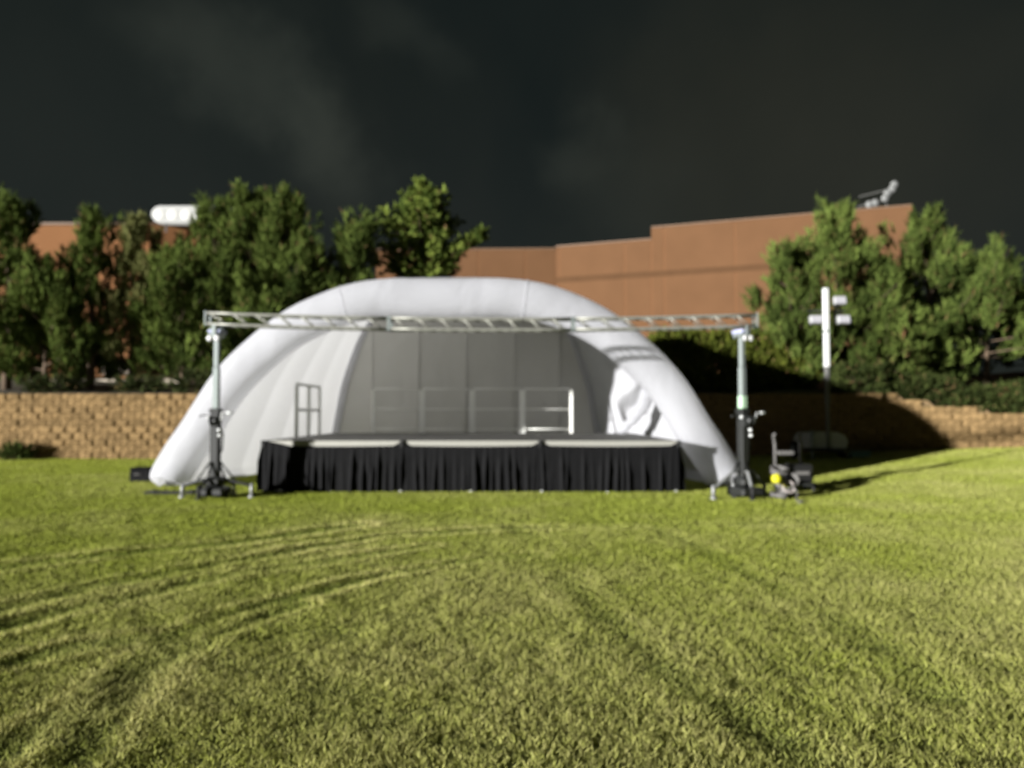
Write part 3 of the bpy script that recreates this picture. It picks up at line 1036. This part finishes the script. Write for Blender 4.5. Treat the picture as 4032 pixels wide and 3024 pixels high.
def mirror(p):
    L = p.copy(); L[:, 0] *= -1
    Rr = p[:-1][::-1]
    return np.vstack([L, Rr])          # left foot -> crown -> right foot


fo = mirror(fo); bo = mirror(bo)
NA = len(fo)
tan_ = np.gradient(fo, axis=0); tan_ /= np.linalg.norm(tan_, axis=1)[:, None]
nin = np.stack([tan_[:, 1], -tan_[:, 0]], 1)      # inward normal
# front tube: an inflated arch, radial half-thickness ra, depth half yr
sarc = np.linspace(-1, 1, NA)
ra = 0.36 + 0.01 * np.exp(-(sarc / 0.35) ** 2)
yr = 0.32
centre = fo + nin * ra[:, None]
NT = 36
V = []
for i in range(NA):
    end = min(1.0, 0.90 + 0.10 * min(1, min(i, NA - 1 - i) / 5.0))
    for k in range(NT):
        w = 2 * math.pi * k / NT
        rr = ra[i] * end
        cx, cz = centre[i]
        # slight pinch at the weld seams
        cw, sw = math.cos(w), math.sin(w)
        d = nin[i] * math.copysign(abs(cw) ** 0.88, cw) * rr
        y = YF + math.copysign(abs(sw) ** 0.9, sw) * yr * end
        V.append((cx - d[0], y, cz - d[1]))
V = np.array(V)
wob = (vnoise(V[:, 0] * 1.7 + 3, V[:, 2] * 1.7 + V[:, 1], 3) - 0.5) * 0.05
V[:, 1] += wob
Q = []
for i in range(NA - 1):
    for k in range(NT):
        k2 = (k + 1) % NT
        Q.append((i * NT + k, (i + 1) * NT + k, (i + 1) * NT + k2, i * NT + k2))
mb = MB(); mb.add(V, Q, True)
mb.f.append([k for k in range(NT)]); mb.smooth.append(False)
mb.f.append([(NA - 1) * NT + k for k in range(NT)][::-1]); mb.smooth.append(False)
obj('front_arch', mb, M['fabric'], shell)


def weld(i, name='weld_seam'):
    m_ = MB()
    pts = []
    for k in range(NT + 1):
        p = V[i * NT + k % NT]; c = np.array([centre[i][0], YF, centre[i][1]])
        dd = (p - c); dd = dd / np.linalg.norm(dd)
        pts.append(Vector(p + dd * 0.004))
    m_.tube(pts, 0.013, 6, False)
    return obj(name, m_, M['fabric'], shell)


for xq in (-2.05, 1.52):
    weld(int(np.argmin(np.abs(fo[:, 0] - (xq - 0.0)) + (fo[:, 1] < 3.5) * 9)))

# skin from the front arch back to the rear arch
NS = 110
edge = fo + nin * (0.5 * ra)[:, None]
Vs = []
for j in range(NS + 1):
    s = j / NS
    e1 = s ** 0.95; e2 = s ** 0.75
    for i in range(NA):
        cx, cz = edge[i]
        bx_, bz_ = bo[i]
        x = cx * (1 - e1) + bx_ * e1
        z = cz * (1 - e2) + bz_ * e2
        z = max(0.0, z) if i not in (0, NA - 1) else 0.02
        y = YF + (YB - YF) * s
        puff = 0.07 * math.sin(math.pi * s) + 0.035 * abs(math.sin(math.pi * s * 5)) * math.sin(math.pi * s) ** 0.5
        nx, nz = -nin[i]
        if x > 0.5 and z < 3.2:           # slack cloth bunched beside the right end of the arch
            cr_ = math.exp(-((s - 0.13) / 0.11) ** 2) * min(1, (3.2 - z) / 0.5) * min(1, (x - .5) / 1.0)
            q_ = np.array([s * 15 + z * 0.6]), np.array([z * 3.4 - s * 4])
            puff -= cr_ * (0.12 * (float(vnoise(*q_, 12)[0]) - 0.25) + 0.13 * (float(vnoise(q_[0] * 2.3, q_[1] * 2.6, 14)[0]) - 0.5))
        Vs.append((x + nx * puff, y, z + nz * puff * (0.3 + 0.7 * min(1, z))))
ii = np.arange((NS + 1) * NA).reshape(NS + 1, NA)
Q = np.stack([ii[:-1, :-1], ii[:-1, 1:], ii[1:, 1:], ii[1:, :-1]], -1).reshape(-1, 4)
obj('side_skin', np_mesh('side_skin', np.array(Vs), Q, True), M['skin'], shell)

# cloth gathered in a lumpy bunch beside the right end of the arch
bp_ = [(2470, 1335, 14.5), (2530, 1400, 14.7), (2545, 1470, 14.9), (2540, 1540, 15.2), (2515, 1600, 15.6), (2475, 1655, 16.1), (2430, 1698, 16.7)]
bl = []
for (qx, qy, d_) in bp_:
    bl.append(Vector(((qx + 14 - 2016) / F * d_ - SHX, d_, CAM_H + (1628 - qy) / F * d_)))
cp_ = []
for i in range(len(bl) - 1):
    for k_ in range(14):
        cp_.append(bl[i].lerp(bl[i + 1], k_ / 14))
cp_.append(bl[-1])
vs = []; NG = 26
for i, c in enumerate(cp_):
    t = (cp_[min(i + 1, len(cp_) - 1)] - cp_[max(i - 1, 0)]).normalized()
    a_ = Vector((0, 1, 0)).cross(t).normalized(); b_ = t.cross(a_)
    fi = i / (len(cp_) - 1)
    for k_ in range(NG):
        w = 2 * math.pi * k_ / NG
        lump = float(vnoise(np.array([i * 0.62]), np.array([k_ * 0.35]), 21)[0]) * abs(math.sin(w / 2)) ** .3
        lump2 = float(vnoise(np.array([i * 0.95 + 5]), np.array([k_ * 0.9]), 23)[0]) * abs(math.sin(w / 2)) ** .3
        r0 = (0.08 + 0.06 * math.sin(math.pi * min(1, fi * 1.15)) ** .6) * (0.80 + 0.30 * lump + 0.22 * lump2)
        p = c + (a_ * math.cos(w) * 1.15 + b_ * math.sin(w)) * r0
        vs.append((p.x, p.y, max(p.z, .925)))
fs = []
for i in range(len(cp_) - 1):
    for k_ in range(NG):
        k2 = (k_ + 1) % NG
        fs.append((i * NG + k_, i * NG + k2, (i + 1) * NG + k2, (i + 1) * NG + k_))
fs.append(tuple(range(NG))[::-1]); fs.append(tuple((len(cp_) - 1) * NG + k_ for k_ in range(NG)))
mb = MB(); mb.add(vs, fs, True)
obj('gathered_cloth', mb, M['fabric'], shell)

# rear wall in vertical strips with raised seams
sarr = np.array(bo)
xedges = [-3.7, -2.55, -1.30, -0.02, 1.28, 2.50, 3.7]


def top_at(x):
    h_ = bo[NA // 2 - NH // 1 + 0:] if False else bo
    half = bo[:NH]; ax_ = -np.abs(x)
    return float(np.interp(ax_, half[:, 0], half[:, 1]))


for a, b in zip(xedges[:-1], xedges[1:]):
    nx_ = 14
    vs = []; fs = []
    cols = np.linspace(a, b, nx_ + 1)
    nz_ = 16
    for x in cols:
        lim = 3.655
        xx = max(-lim, min(lim, x)); t_ = top_at(xx)
        # the narrow foot of the arch leans in: clip the strip to the arch outline
        for k in range(nz_ + 1):
            z = t_ * k / nz_
            hw = float(np.interp(z, bo[:NH, 1], -bo[:NH, 0]))
            xk = max(-hw, min(hw, xx))
            sag = 0.03 * (1 - ((x - (a + b) / 2) / ((b - a) / 2)) ** 2)
            wr_ = 0.05 * float(vnoise(np.array([xk * 1.2 + z * 0.9]), np.array([z * 1.1 - xk * .7]), 8)[0] - .5)
            vs.append((xk, YB - 0.02 + sag + wr_, z))
    for i in range(nx_):
        for k in range(nz_):
            p = i * (nz_ + 1) + k
            fs.append((p, p + nz_ + 1, p + nz_ + 2, p + 1))
    mb = MB(); mb.add(vs, fs, True)
    obj('back_panel', mb, M['back'], shell)
for x in xedges[1:-1]:
    mb = MB(); mb.tube([(x, YB - 0.03, 0.0), (x, YB - 0.03, top_at(x) * 0.5), (x, YB - 0.03, top_at(x) - .02)], 0.022, 6); obj('back_seam', mb, M['back'], shell)
# rear arch tube
mb = MB()
mb.tube([(x, YB + 0.05, z) for x, z in bo[::3]], 0.16, 10)
obj('rear_arch', mb, M['fabric'], shell)

# ------------------------------------------------------------------ stage
SX0, SX1, SY0, SY1, SZ = -4.39, 2.94, 13.1, 17.98, 0.91
st = thing('stage', 'raised portable stage with grey deck and black pleated skirt', 'stage', ((SX0 + SX1) / 2, SY0, 0))
ox, oy = (SX0 + SX1) / 2, SY0
pw, pd = (SX1 - SX0) / 3, (SY1 - SY0) / 4
for i in range(3):
    for j in range(4):
        mb = MB()
        mb.bbox(SX0 + i * pw + .004 - ox, SX0 + (i + 1) * pw - .004 - ox, j * pd + .004, (j + 1) * pd - .004, SZ - .05, SZ + rng.uniform(0, .003), .006)
        p = obj('deck_panel', mb, M['deck'], st)
        fr = MB()
        x0, x1, y0, y1 = SX0 + i * pw - ox, SX0 + (i + 1) * pw - ox, j * pd, (j + 1) * pd
        fr.box(x0 + .002, x1 - .002, y0 - .004, y0 + .03, SZ - .125, SZ - .004)
        fr.box(x0 + .002, x1 - .002, y1 - .036, y1 - .006, SZ - .125, SZ - .054)
        fr.box(x0 + .002, x0 + .03, y0 + .031, y1 - .037, SZ - .125, SZ - .054)
        fr.box(x1 - .03, x1 - .002, y0 + .031, y1 - .037, SZ - .125, SZ - .054)
        obj('edge_frame', fr, M['deckedge'], p)
legx = [-4.33, -3.15, -1.95, -0.72, 0.53, 1.70, 2.88]
for x in legx:
    for y in (0.06, 1.22, 2.44, 3.66, 4.82):
        mb = MB(); mb.tube([(x - ox, y, 0.03), (x - ox, y, SZ - .126)], 0.024, 8)
        l_ = obj('leg', mb, M['alud'], st)
        mb = MB(); mb.lathe([(0.055, 0.0), (0.055, 0.015), (0.03, 0.05), (0.02, 0.052)], 12, Matrix.Translation((x - ox, y - (0.085 if y < .1 else 0), 0.0)))
        obj('foot', mb, M['steelw'], l_)


def skirt(p, q, seed, corner=(False, False), nm='skirt'):
    r_ = np.random.RandomState(seed)
    p = np.array(p); q = np.array(q)
    L = np.linalg.norm(q - p); d = (q - p) / L; nrm = np.array([d[1], -d[0]])
    n_ = int(L / 0.016)
    u = np.linspace(0, L, n_ + 1)
    # gathered folds of uneven width, depth and lean
    folds = []
    q_ = 0.03
    while q_ < L:
        folds.append((q_, r_.uniform(.014, .030), r_.uniform(.02, .085) if r_.rand() < .6 else r_.uniform(.005, .02), r_.uniform(-.05, .05), r_.uniform(0, .5)))
        q_ += r_.uniform(.06, .15)
    e_ = np.minimum(u, L - u)
    rise_ = np.clip(1 - e_ / 0.16, 0, 1) ** 1.5
    top = SZ - 0.085 - 0.015 * np.sin(np.pi * u / L) + 0.08 * rise_
    if corner[0]:
        top = np.maximum(top, SZ - 0.108 + 0.115 * np.clip(1 - u / 0.5, 0, 1) ** 0.8)
    NZ = 12
    vs = []
    for k in range(NZ + 1):
        f = k / NZ
        z = top * (1 - f) + 0.022 * f
        flare = 0.35 + 0.65 * f
        off = 0.02 * f + 0.006 + 0 * u
        for (c0, wd_, am_, ln_, st_) in folds:
            gro = np.clip((f - st_ * .6) / .4, 0.12, 1)
            off = off + am_ * gro * np.exp(-np.abs((u - c0 - ln_ * f) / wd_) ** 1.6)
        xy = p[None] + d[None] * u[:, None] + nrm[None] * off[:, None]
        vs.append(np.concatenate([xy, z[:, None]], 1))
    vs = np.concatenate(vs)
    vs[:, 0] -= ox; vs[:, 1] -= oy
    ii = np.arange((NZ + 1) * (n_ + 1)).reshape(NZ + 1, n_ + 1)
    Q = np.stack([ii[:-1, :-1], ii[1:, :-1], ii[1:, 1:], ii[:-1, 1:]], -1).reshape(-1, 4)
    return obj(nm, np_mesh(nm, vs, Q, True), M['cloth'], st)


for i in range(3):
    skirt((SX0 + i * pw + .003, SY0 - .03), (SX0 + (i + 1) * pw - .003, SY0 - .03), 20 + i, (i == 0, False))
for j in range(2):
    skirt((SX0 - .03, SY1 - j * 2.44), (SX0 - .03, SY1 - (j + 1) * 2.44), 30 + j)
    skirt((SX1 + .03, SY0 + j * 2.44), (SX1 + .03, SY0 + (j + 1) * 2.44), 40 + j)
for i in range(4):
    mb = MB(); mb.bbox(SX0 + i * pw - .028 - ox, SX0 + i * pw + .028 - ox, -.062, -.03, SZ - .12, SZ + .008, .006); obj('skirt_clip', mb, M['blackp'], st)

# guard rails
def guardrail(label, loc, length, rz, material, r=0.034, lower=True, mid=False, group='guard rails along the stage edge'):
    t = thing('guard_rail', label, 'railing', loc, rz, group)
    for s in ([0.03, length - .03] + ([length / 2] if mid else [])):
        mb = MB(); mb.box(s - r, s + r, -r, r, 0.0, 1.07 - r); obj('post', mb, material, t)
    for z in ((0.10, 0.58, 1.07) if lower else (0.55, 1.07)):
        rr = r * 0.4 if lower else r
        a, b = (0.03, length - .03)
        mb = MB(); mb.tube([(a, 0, z), (b, 0, z)], rr, 8); obj('rail', mb, material, t)
    return t


X0r = -3.39
gl_ = ['rear guard rail panel nearest the left shell wall', 'second rear guard rail panel from the left', 'third rear guard rail panel, right of the middle post',
       'rear guard rail panel nearest the right shell wall']
for i in range(4):
    guardrail(gl_[i], (X0r + i * 1.215, SY1 - .08, SZ + .004), 1.205, 0, M['rail'])
guardrail('short grey guard rail with window like openings on the left stage side', (SX0 + .06, 14.85, SZ + .004), 1.83, R(90), M['raild'], 0.03, False, True)

# ------------------------------------------------------------------ truss on two lifts
TY, TZ0, TZ1 = 12.2, 2.85, 3.03
TXL, TXR = -5.05, 4.04
tr = thing('lighting_truss', 'long aluminium box truss spanning above the stage front', 'truss', ((TXL + TXR) / 2, TY, 2.9))
tox = (TXL + TXR) / 2


def sag(x):
    q = (x - tox) / ((TXR - TXL) / 2)
    return -0.085 * (1 - q * q) - 0.015 * q - 2.9


TW = 0.10
for s in range(3):
    a = TXL + (TXR - TXL) * s / 3 + .004; b = TXL + (TXR - TXL) * (s + 1) / 3 - .004
    for yy in (-TW, TW):
        for zz in (TZ0, TZ1):
            pts = [(x - tox, yy, zz + sag(x)) for x in np.linspace(a, b, 7)]
            mb = MB(); mb.tube(pts, 0.021, 8); obj('chord', mb, M['alu'], tr)
    nb = 8
    for k in range(nb):
        xa = a + .03 + (b - a - .06) * k / nb; xb = a + .03 + (b - a - .06) * (k + 1) / nb
        xm = xa + (xb - xa) * 0.62
        for yy in (-TW, TW):
            mb = MB(); mb.tube([(xa + .05 - tox, yy, TZ1 + sag(xa)), (xm + .05 - tox, yy, TZ0 + sag(xm))], 0.012, 6)
            obj('brace', mb, M['alu'], tr)
        for zz in (TZ0, TZ1):
            mb = MB(); mb.tube([(xa - tox, -TW, zz + sag(xa)), (xb - tox, TW, zz + sag(xb))], 0.011, 6)
            obj('brace', mb, M['alu'], tr)
    for x in (a + .012, b - .012):
        mb = MB()
        for yy in (-TW, TW):
            mb.box(x - .010 - tox, x + .010 - tox, yy - .03, yy + .03, TZ0 - .03 + sag(x), TZ1 + .03 + sag(x))
        mb.box(x - .008 - tox, x + .008 - tox, -TW + .031, TW - .031, TZ1 - .028 + sag(x), TZ1 + .028 + sag(x))
        mb.box(x - .008 - tox, x + .008 - tox, -TW + .031, TW - .031, TZ0 - .028 + sag(x), TZ0 + .028 + sag(x))
        obj('end_frame', mb, M['alud'], tr)


def lift(label, loc, rz, reflection_band):
    t = thing('truss_lift', label, 'crank stand', loc, rz, 'crank stands carrying the truss')
    mb = MB(); mb.bbox(-.07, .07, -.07, .07, .10, 1.44, .012); om = obj('outer_mast', mb, M['black'], t)
    mb = MB(); mb.bbox(-.085, .085, -.085, .085, 1.40, 1.47, .01); obj('mast_collar', mb, M['black'], t)
    mb = MB(); mb.bbox(-.048, .048, -.048, .048, 1.471, 2.15, .008); obj('middle_mast', mb, M['alud'], t)
    mb = MB(); mb.bbox(-.040, .040, -.040, .040, 2.151, 2.66, .008); obj('inner_mast', mb, M['alud'], t)
    if reflection_band:
        mb = MB(); mb.bbox(-.056, .056, -.056, .056, 1.472, 1.68, .01); obj('reflection_band', mb, M['mint'], t)  # green reflection on the mast, built as a coloured band
    hd = MB(); hd.bbox(-.09, .09, -.12, .12, 2.661, 2.70, .008)
    for s in (-1, 1):
        hd.box(-.03, .03, s * .145 - .012, s * .145 + .012, 2.64, 2.84)
    h = obj('head_fork', hd, M['alud'], t)
    mb = MB()
    for s in (-1, 1):
        mb.lathe([(.045, -.014), (.05, 0), (.045, .014), (.02, .02)], 12, Matrix.Translation((s * .058, -.16, 2.62)) @ Matrix.Rotation(R(90), 4, 'X'))
    obj('knob', mb, M['white'], h)
    mb = MB(); mb.bbox(-.11, .11, -.135, .135, 2.705, 2.775, .02); obj('strap', mb, M['blue'], h)
    wn = MB(); wn.lathe([(.075, -.05), (.075, -.04), (.045, -.035), (.045, .035), (.075, .04), (.075, .05)], 14, Matrix.Translation((.02, -.14, 1.27)) @ Matrix.Rotation(R(90), 4, 'Y'))
    wn.box(-.05, .09, -.12, -.072, 1.18, 1.36)
    w = obj('winch', wn, M['black'], t)
    mb = MB(); mb.tube([(.075, -.14, 1.27), (.14, -.14, 1.27), (.16, -.15, 1.40), (.24, -.15, 1.40)], .012, 6); obj('handle', mb, M['steelw'], w)
    mb = MB(); mb.lathe([(.02, 0), (.026, .02), (.026, .09), (.02, .10)], 10, Matrix.Translation((.235, -.15, 1.40)) @ Matrix.Rotation(R(90), 4, 'Y')); obj('grip', mb, M['steelw'], w)
    mb = MB()
    for (x, z) in ((.09, 1.12), (.10, 1.03), (-.09, 1.33)):
        mb.lathe([(.03, 0), (.034, .02), (.02, .05)], 10, Matrix.Translation((x, -.06, z)) @ Matrix.Rotation(R(90), 4, 'X'))
    obj('pin', mb, M['steelw'], om)
    mb = MB(); mb.tube([(-.06, -.02, 1.35), (-.22, -.03, 1.36), (-.26, -.03, 1.33)], .012, 6)
    mb.tube([(.06, .0, 1.20), (.13, -.02, 1.05), (.12, -.02, .80), (.07, .0, .72)], .014, 6); obj('hook', mb, M['black'], om)
    bs = MB(); bs.bbox(-.22, .22, -.24, .18, .05, .19, .03); bs.bbox(-.14, .14, -.14, .14, .19, .36, .05); bb = obj('base', bs, M['black'], t)
    for k, az in enumerate((178, 2, 250, 70)):
        c, s = math.cos(R(az)), math.sin(R(az))
        lz = .44 if rz else .30
        ln = ((0.54, 0.60, 0.36, 0.45) if not rz else (0.60, 0.46, 0.38, 0.45))[k]
        mb = MB()
        mb.tube([(c * .10, s * .10, lz), (c * .20, s * .20, lz), (c * ln * .9, s * ln * .9, .215), (c * ln, s * ln, .20)], .026, 8)
        l_ = obj('leg', mb, M['legm'] if rz else M['black'], t)
        mb = MB(); mb.tube([(c * ln, s * ln, .05), (c * ln, s * ln, .235)], .032, 8)
        mb.lathe([(.055, 0.0), (.06, .015), (.045, .04), (.03, .05)], 12, Matrix.Translation((c * ln, s * ln, 0)))
        obj('foot', mb, M['legm'] if k != 2 else M['rubber'], l_)
        mb = MB(); mb.tube([(c * .08, s * .08, .60), (c * ln * .6, s * ln * .6, .25)], .016, 6); obj('strut', mb, M['black'], t)
    for s in (-1, 1):
        mb = MB(); mb.lathe([(.075, -.02), (.085, -.015), (.085, .015), (.075, .02)], 14, Matrix.Translation((s * .18, .02, .09)) @ Matrix.Rotation(R(90), 4, 'Y')); obj('wheel', mb, M['rubber'], t)
    return t


lift('black crank stand holding the left end of the truss', (-4.88, TY, 0), 0, False)
lift('black crank stand with painted green reflection holding the right truss end', (3.80, TY, 0), R(24), True)

# ------------------------------------------------------------------ light tower trailer
zt = float(rise(np.array([8.5]))[0])
lt = thing('light_tower', 'portable light tower with bright metal mast and grey hood by the wall', 'light tower', (8.5, 20.3, zt))
mb = MB()
prof = [(-.52, .30), (-.50, .55), (-.40, .70), (.25, .72), (.46, .64), (.55, .48), (.50, .30)]
k = len(prof)
mb.add([(x, -.35, z) for x, z in prof] + [(x, .75, z) for x, z in prof], [tuple(range(k))[::-1], tuple(range(k, 2 * k))] + [(i, (i + 1) % k, (i + 1) % k + k, i + k) for i in range(k)])
obj('hood', mb, M['grey'], lt)
mb = MB(); mb.box(-.56, .56, -.5, .95, .22, .298); mb.box(-.06, .06, -1.5, -.5, .22, .29); obj('chassis', mb, M['black'], lt)
for s in (-1, 1):
    mb = MB(); mb.lathe([(.14, -.08), (.22, -.07), (.235, 0), (.22, .07), (.14, .08)], 18, Matrix.Translation((s * .66, .25, .235)) @ Matrix.Rotation(R(90), 4, 'Y')); w = obj('wheel', mb, M['rubber'], lt)
    mb = MB(); mb.lathe([(.13, -.081), (.13, .081)], 12, Matrix.Translation((s * .66, .25, .235)) @ Matrix.Rotation(R(90), 4, 'Y')); obj('rim', mb, M['alud'], w)
mb = MB(); mb.tube([(-.46, -.45, .0), (-.46, -.45, .78)], .045, 8); obj('jack', mb, M['alud'], lt)
mb = MB(); mb.bbox(-.045, .045, -.41, -.32, .30, 1.45, .01); obj('mast_lower', mb, M['mastd'], lt)  # this and the next section coloured dark for the shell's shadow
mb = MB(); mb.bbox(-.055, .055, -.42, -.31, 1.45, 2.48, .01); obj('mast_section', mb, M['mastd'], lt)
mb = MB(); mb.bbox(-.062, .062, -.43, -.30, 2.48, 3.45, .012); obj('mast_section', mb, M['mastw'], lt)
mb = MB(); mb.bbox(-.068, .068, -.435, -.295, 3.47, 4.62, .02); obj('mast_top', mb, M['mastw'], lt)
mb = MB(); mb.bbox(-.074, .074, -.44, -.29, 3.42, 3.47, .008); obj('mast_collar', mb, M['alud'], lt)
mb = MB(); mb.box(-.42, .60, -.22, -.16, 3.99, 4.05); mb.box(.30, .36, -.22, -.16, 3.65, 4.40); obj('crossbar', mb, M['black'], lt)
for (x, z) in ((.40, 4.30), (.50, 3.78), (-.25, 3.78)):
    T = Matrix.Translation((x, -.36, z)) @ Matrix.Rotation(R(78), 4, 'X')
    mb = MB(); mb.bbox(-.17, .17, -.12, .12, -.14, .0, .03, T); h = obj('lamp_head', mb, M['legm'], lt)
    mb = MB(); mb.bbox(-.155, .155, -.105, .105, .001, .02, .008, T); obj('lamp_glass', mb, M['lampface'], h)

# ------------------------------------------------------------------ small things on the grass
zc = float(rise(np.array([5.0]))[0])
ct = thing('equipment_cart', 'black steel cart with two upright handles beside the right crank stand', 'cart', (4.98, 13.1, zc))
mb = MB(); mb.bbox(-.30, .32, -.22, .30, .10, .16, .01); obj('platform', mb, M['black'], ct)
mb = MB(); mb.bbox(-.10, .30, -.12, .26, .17, .48, .03); bx2 = obj('case', mb, M['blackp'], ct)
mb = MB(); mb.box(-.02, .22, -.135, -.121, .30, .36); obj('latch', mb, M['greyc'], bx2)
for x in (-.24, .22):
    mb = MB(); mb.tube([(x, .26, .16), (x, .27, .80), (x - .03, .24, .97), (x - .04, .18, 1.0)], .028, 8); obj('handle', mb, M['greyc'], ct)
mb = MB(); mb.bbox(-.21, .08, .18, .34, .63, .70, .01); obj('shelf', mb, M['greyc'], ct)
for x in (-.25, .27):
    for y in (-.15, .24):
        mb = MB(); mb.lathe([(.045, -.018), (.055, -.01), (.055, .01), (.045, .018)], 12, Matrix.Translation((x, y, .056)) @ Matrix.Rotation(R(90), 4, 'Y')); obj('wheel', mb, M['rubber'], ct)


def coil(cx, cy, cz, rad, turns, r, tilt, seed, squash=0.25):
    r_ = random.Random(seed)
    pts = []
    T = Matrix.Rotation(tilt, 3, 'X') @ Matrix.Rotation(r_.uniform(0, 6), 3, 'Z')
    for k in range(turns * 14 + 1):
        w = 2 * math.pi * k / 14
        rr = rad * (1 + .12 * math.sin(k * 1.3 + seed))
        p = Vector((rr * math.cos(w), rr * math.sin(w), squash * rad * (k / (turns * 14) - .5) * 2 + r_.uniform(-.012, .012)))
        p = T @ p
        pts.append((cx + p.x, cy + p.y, cz + p.z))
    m_ = MB(); m_.tube(pts, r, 6)
    return m_


cb = thing('cable_pile', 'heap of grey coiled cables lying left of the black cart', 'cables', (4.34, 12.02, float(rise(np.array([4.34]))[0])))
obj('coil', coil(.12, .05, .30, .17, 5, .018, R(60), 1), M['greyc'], cb)
obj('coil', coil(.02, .10, .46, .13, 4, .016, R(20), 2), M['greyc'], cb)
obj('coil', coil(.12, -.05, .20, .09, 3, .018, R(70), 3), M['pink'], cb)
obj('coil', coil(-.02, -.02, .09, .12, 4, .018, R(10), 4), M['greyc'], cb)
mb = MB(); mb.tube([(.17, -.1, .24), (.2, -.2, .12), (.14, -.3, .02), (.2, -.5, .015), (.05, -.62, .015)], .014, 6); obj('loose_end', mb, M['greyc'], cb)
mb = MB(); mb.tube([(-.02, .1, .0), (.02, .12, .46)], .03, 6); mb.tube([(.25, .1, .0), (.2, .12, .40)], .03, 6); obj('reel_stand', mb, M['black'], cb)
T = Matrix.Rotation(R(82), 4, 'X')
mb = MB(); mb.lathe([(.02, -.06), (.062, -.05), (.076, -.02), (.076, .02), (.066, .046), (.038, .064), (.0, .070)], 18, T)
o = obj('yellow_cap', mb, M['yellow'])
o.location = (4.22, 11.86, zc + .33)
tag(o, 'bright yellow round plastic cap resting on the grey cable heap', 'cap')
mb = MB()
for k in range(5):
    w = 2 * math.pi * k / 5
    mb.bbox(.074 * math.cos(w) - .010, .074 * math.cos(w) + .010, .074 * math.sin(w) - .010, .074 * math.sin(w) + .010, -.03, .03, .004, T)
obj('lug', mb, M['yellow'], o)
mb = MB(); mb.tube([(.05, .05, -.03), (.12, .08, -.06), (.17, .10, -.16)], .014, 6); obj('tether', mb, M['yellow'], o)

bx = thing('black_case', 'black plastic case on the grass behind the left shell foot', 'case', (X(568, 15.1), 15.1, 0))
mb = MB(); mb.bbox(-.19, .22, -.17, .17, .0, .24, .02); obj('body', mb, M['cloth'], bx)
mb = MB(); mb.bbox(-.195, .225, -.175, .175, .242, .30, .02); obj('lid', mb, M['cloth'], bx)
mb = MB(); mb.tube([(-.07, -.175, .16), (-.07, -.20, .17), (.07, -.20, .17), (.07, -.175, .16)], .01, 6); obj('handle', mb, M['greyc'], bx)

mt = thing('leg_shadow_strip', 'flat black strip on the grass standing in for the leg and shadow of the left crank stand', 'strip', (X(690, 12.75), 12.75, 0.02))  # dark strip added for the stand's leg and the shadow under it
mb = MB(); mb.bbox(-.46, .40, -.13, .13, .0, .035, .01); obj('strip_body', mb, M['rubber'], mt)
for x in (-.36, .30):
    mb = MB(); mb.bbox(x - .05, x + .05, -.10, .10, .036, .05, .005); obj('strip_band', mb, M['blackp'], mt)

zz = float(rise(np.array([9.3]))[0])
tb = thing('teal_tub', 'small teal plastic tub on dark grass right of the light tower', 'tub', (9.35, 20.0, zz))
mb = MB(); mb.bbox(-.25, .25, -.16, .16, .02, .15, .02); obj('body', mb, M['teal'], tb)
mb = MB(); mb.bbox(-.27, .27, -.18, .18, .152, .18, .01); obj('lid', mb, M['teal'], tb)
print('blocks', nblk, 'objects', len(bpy.data.objects))
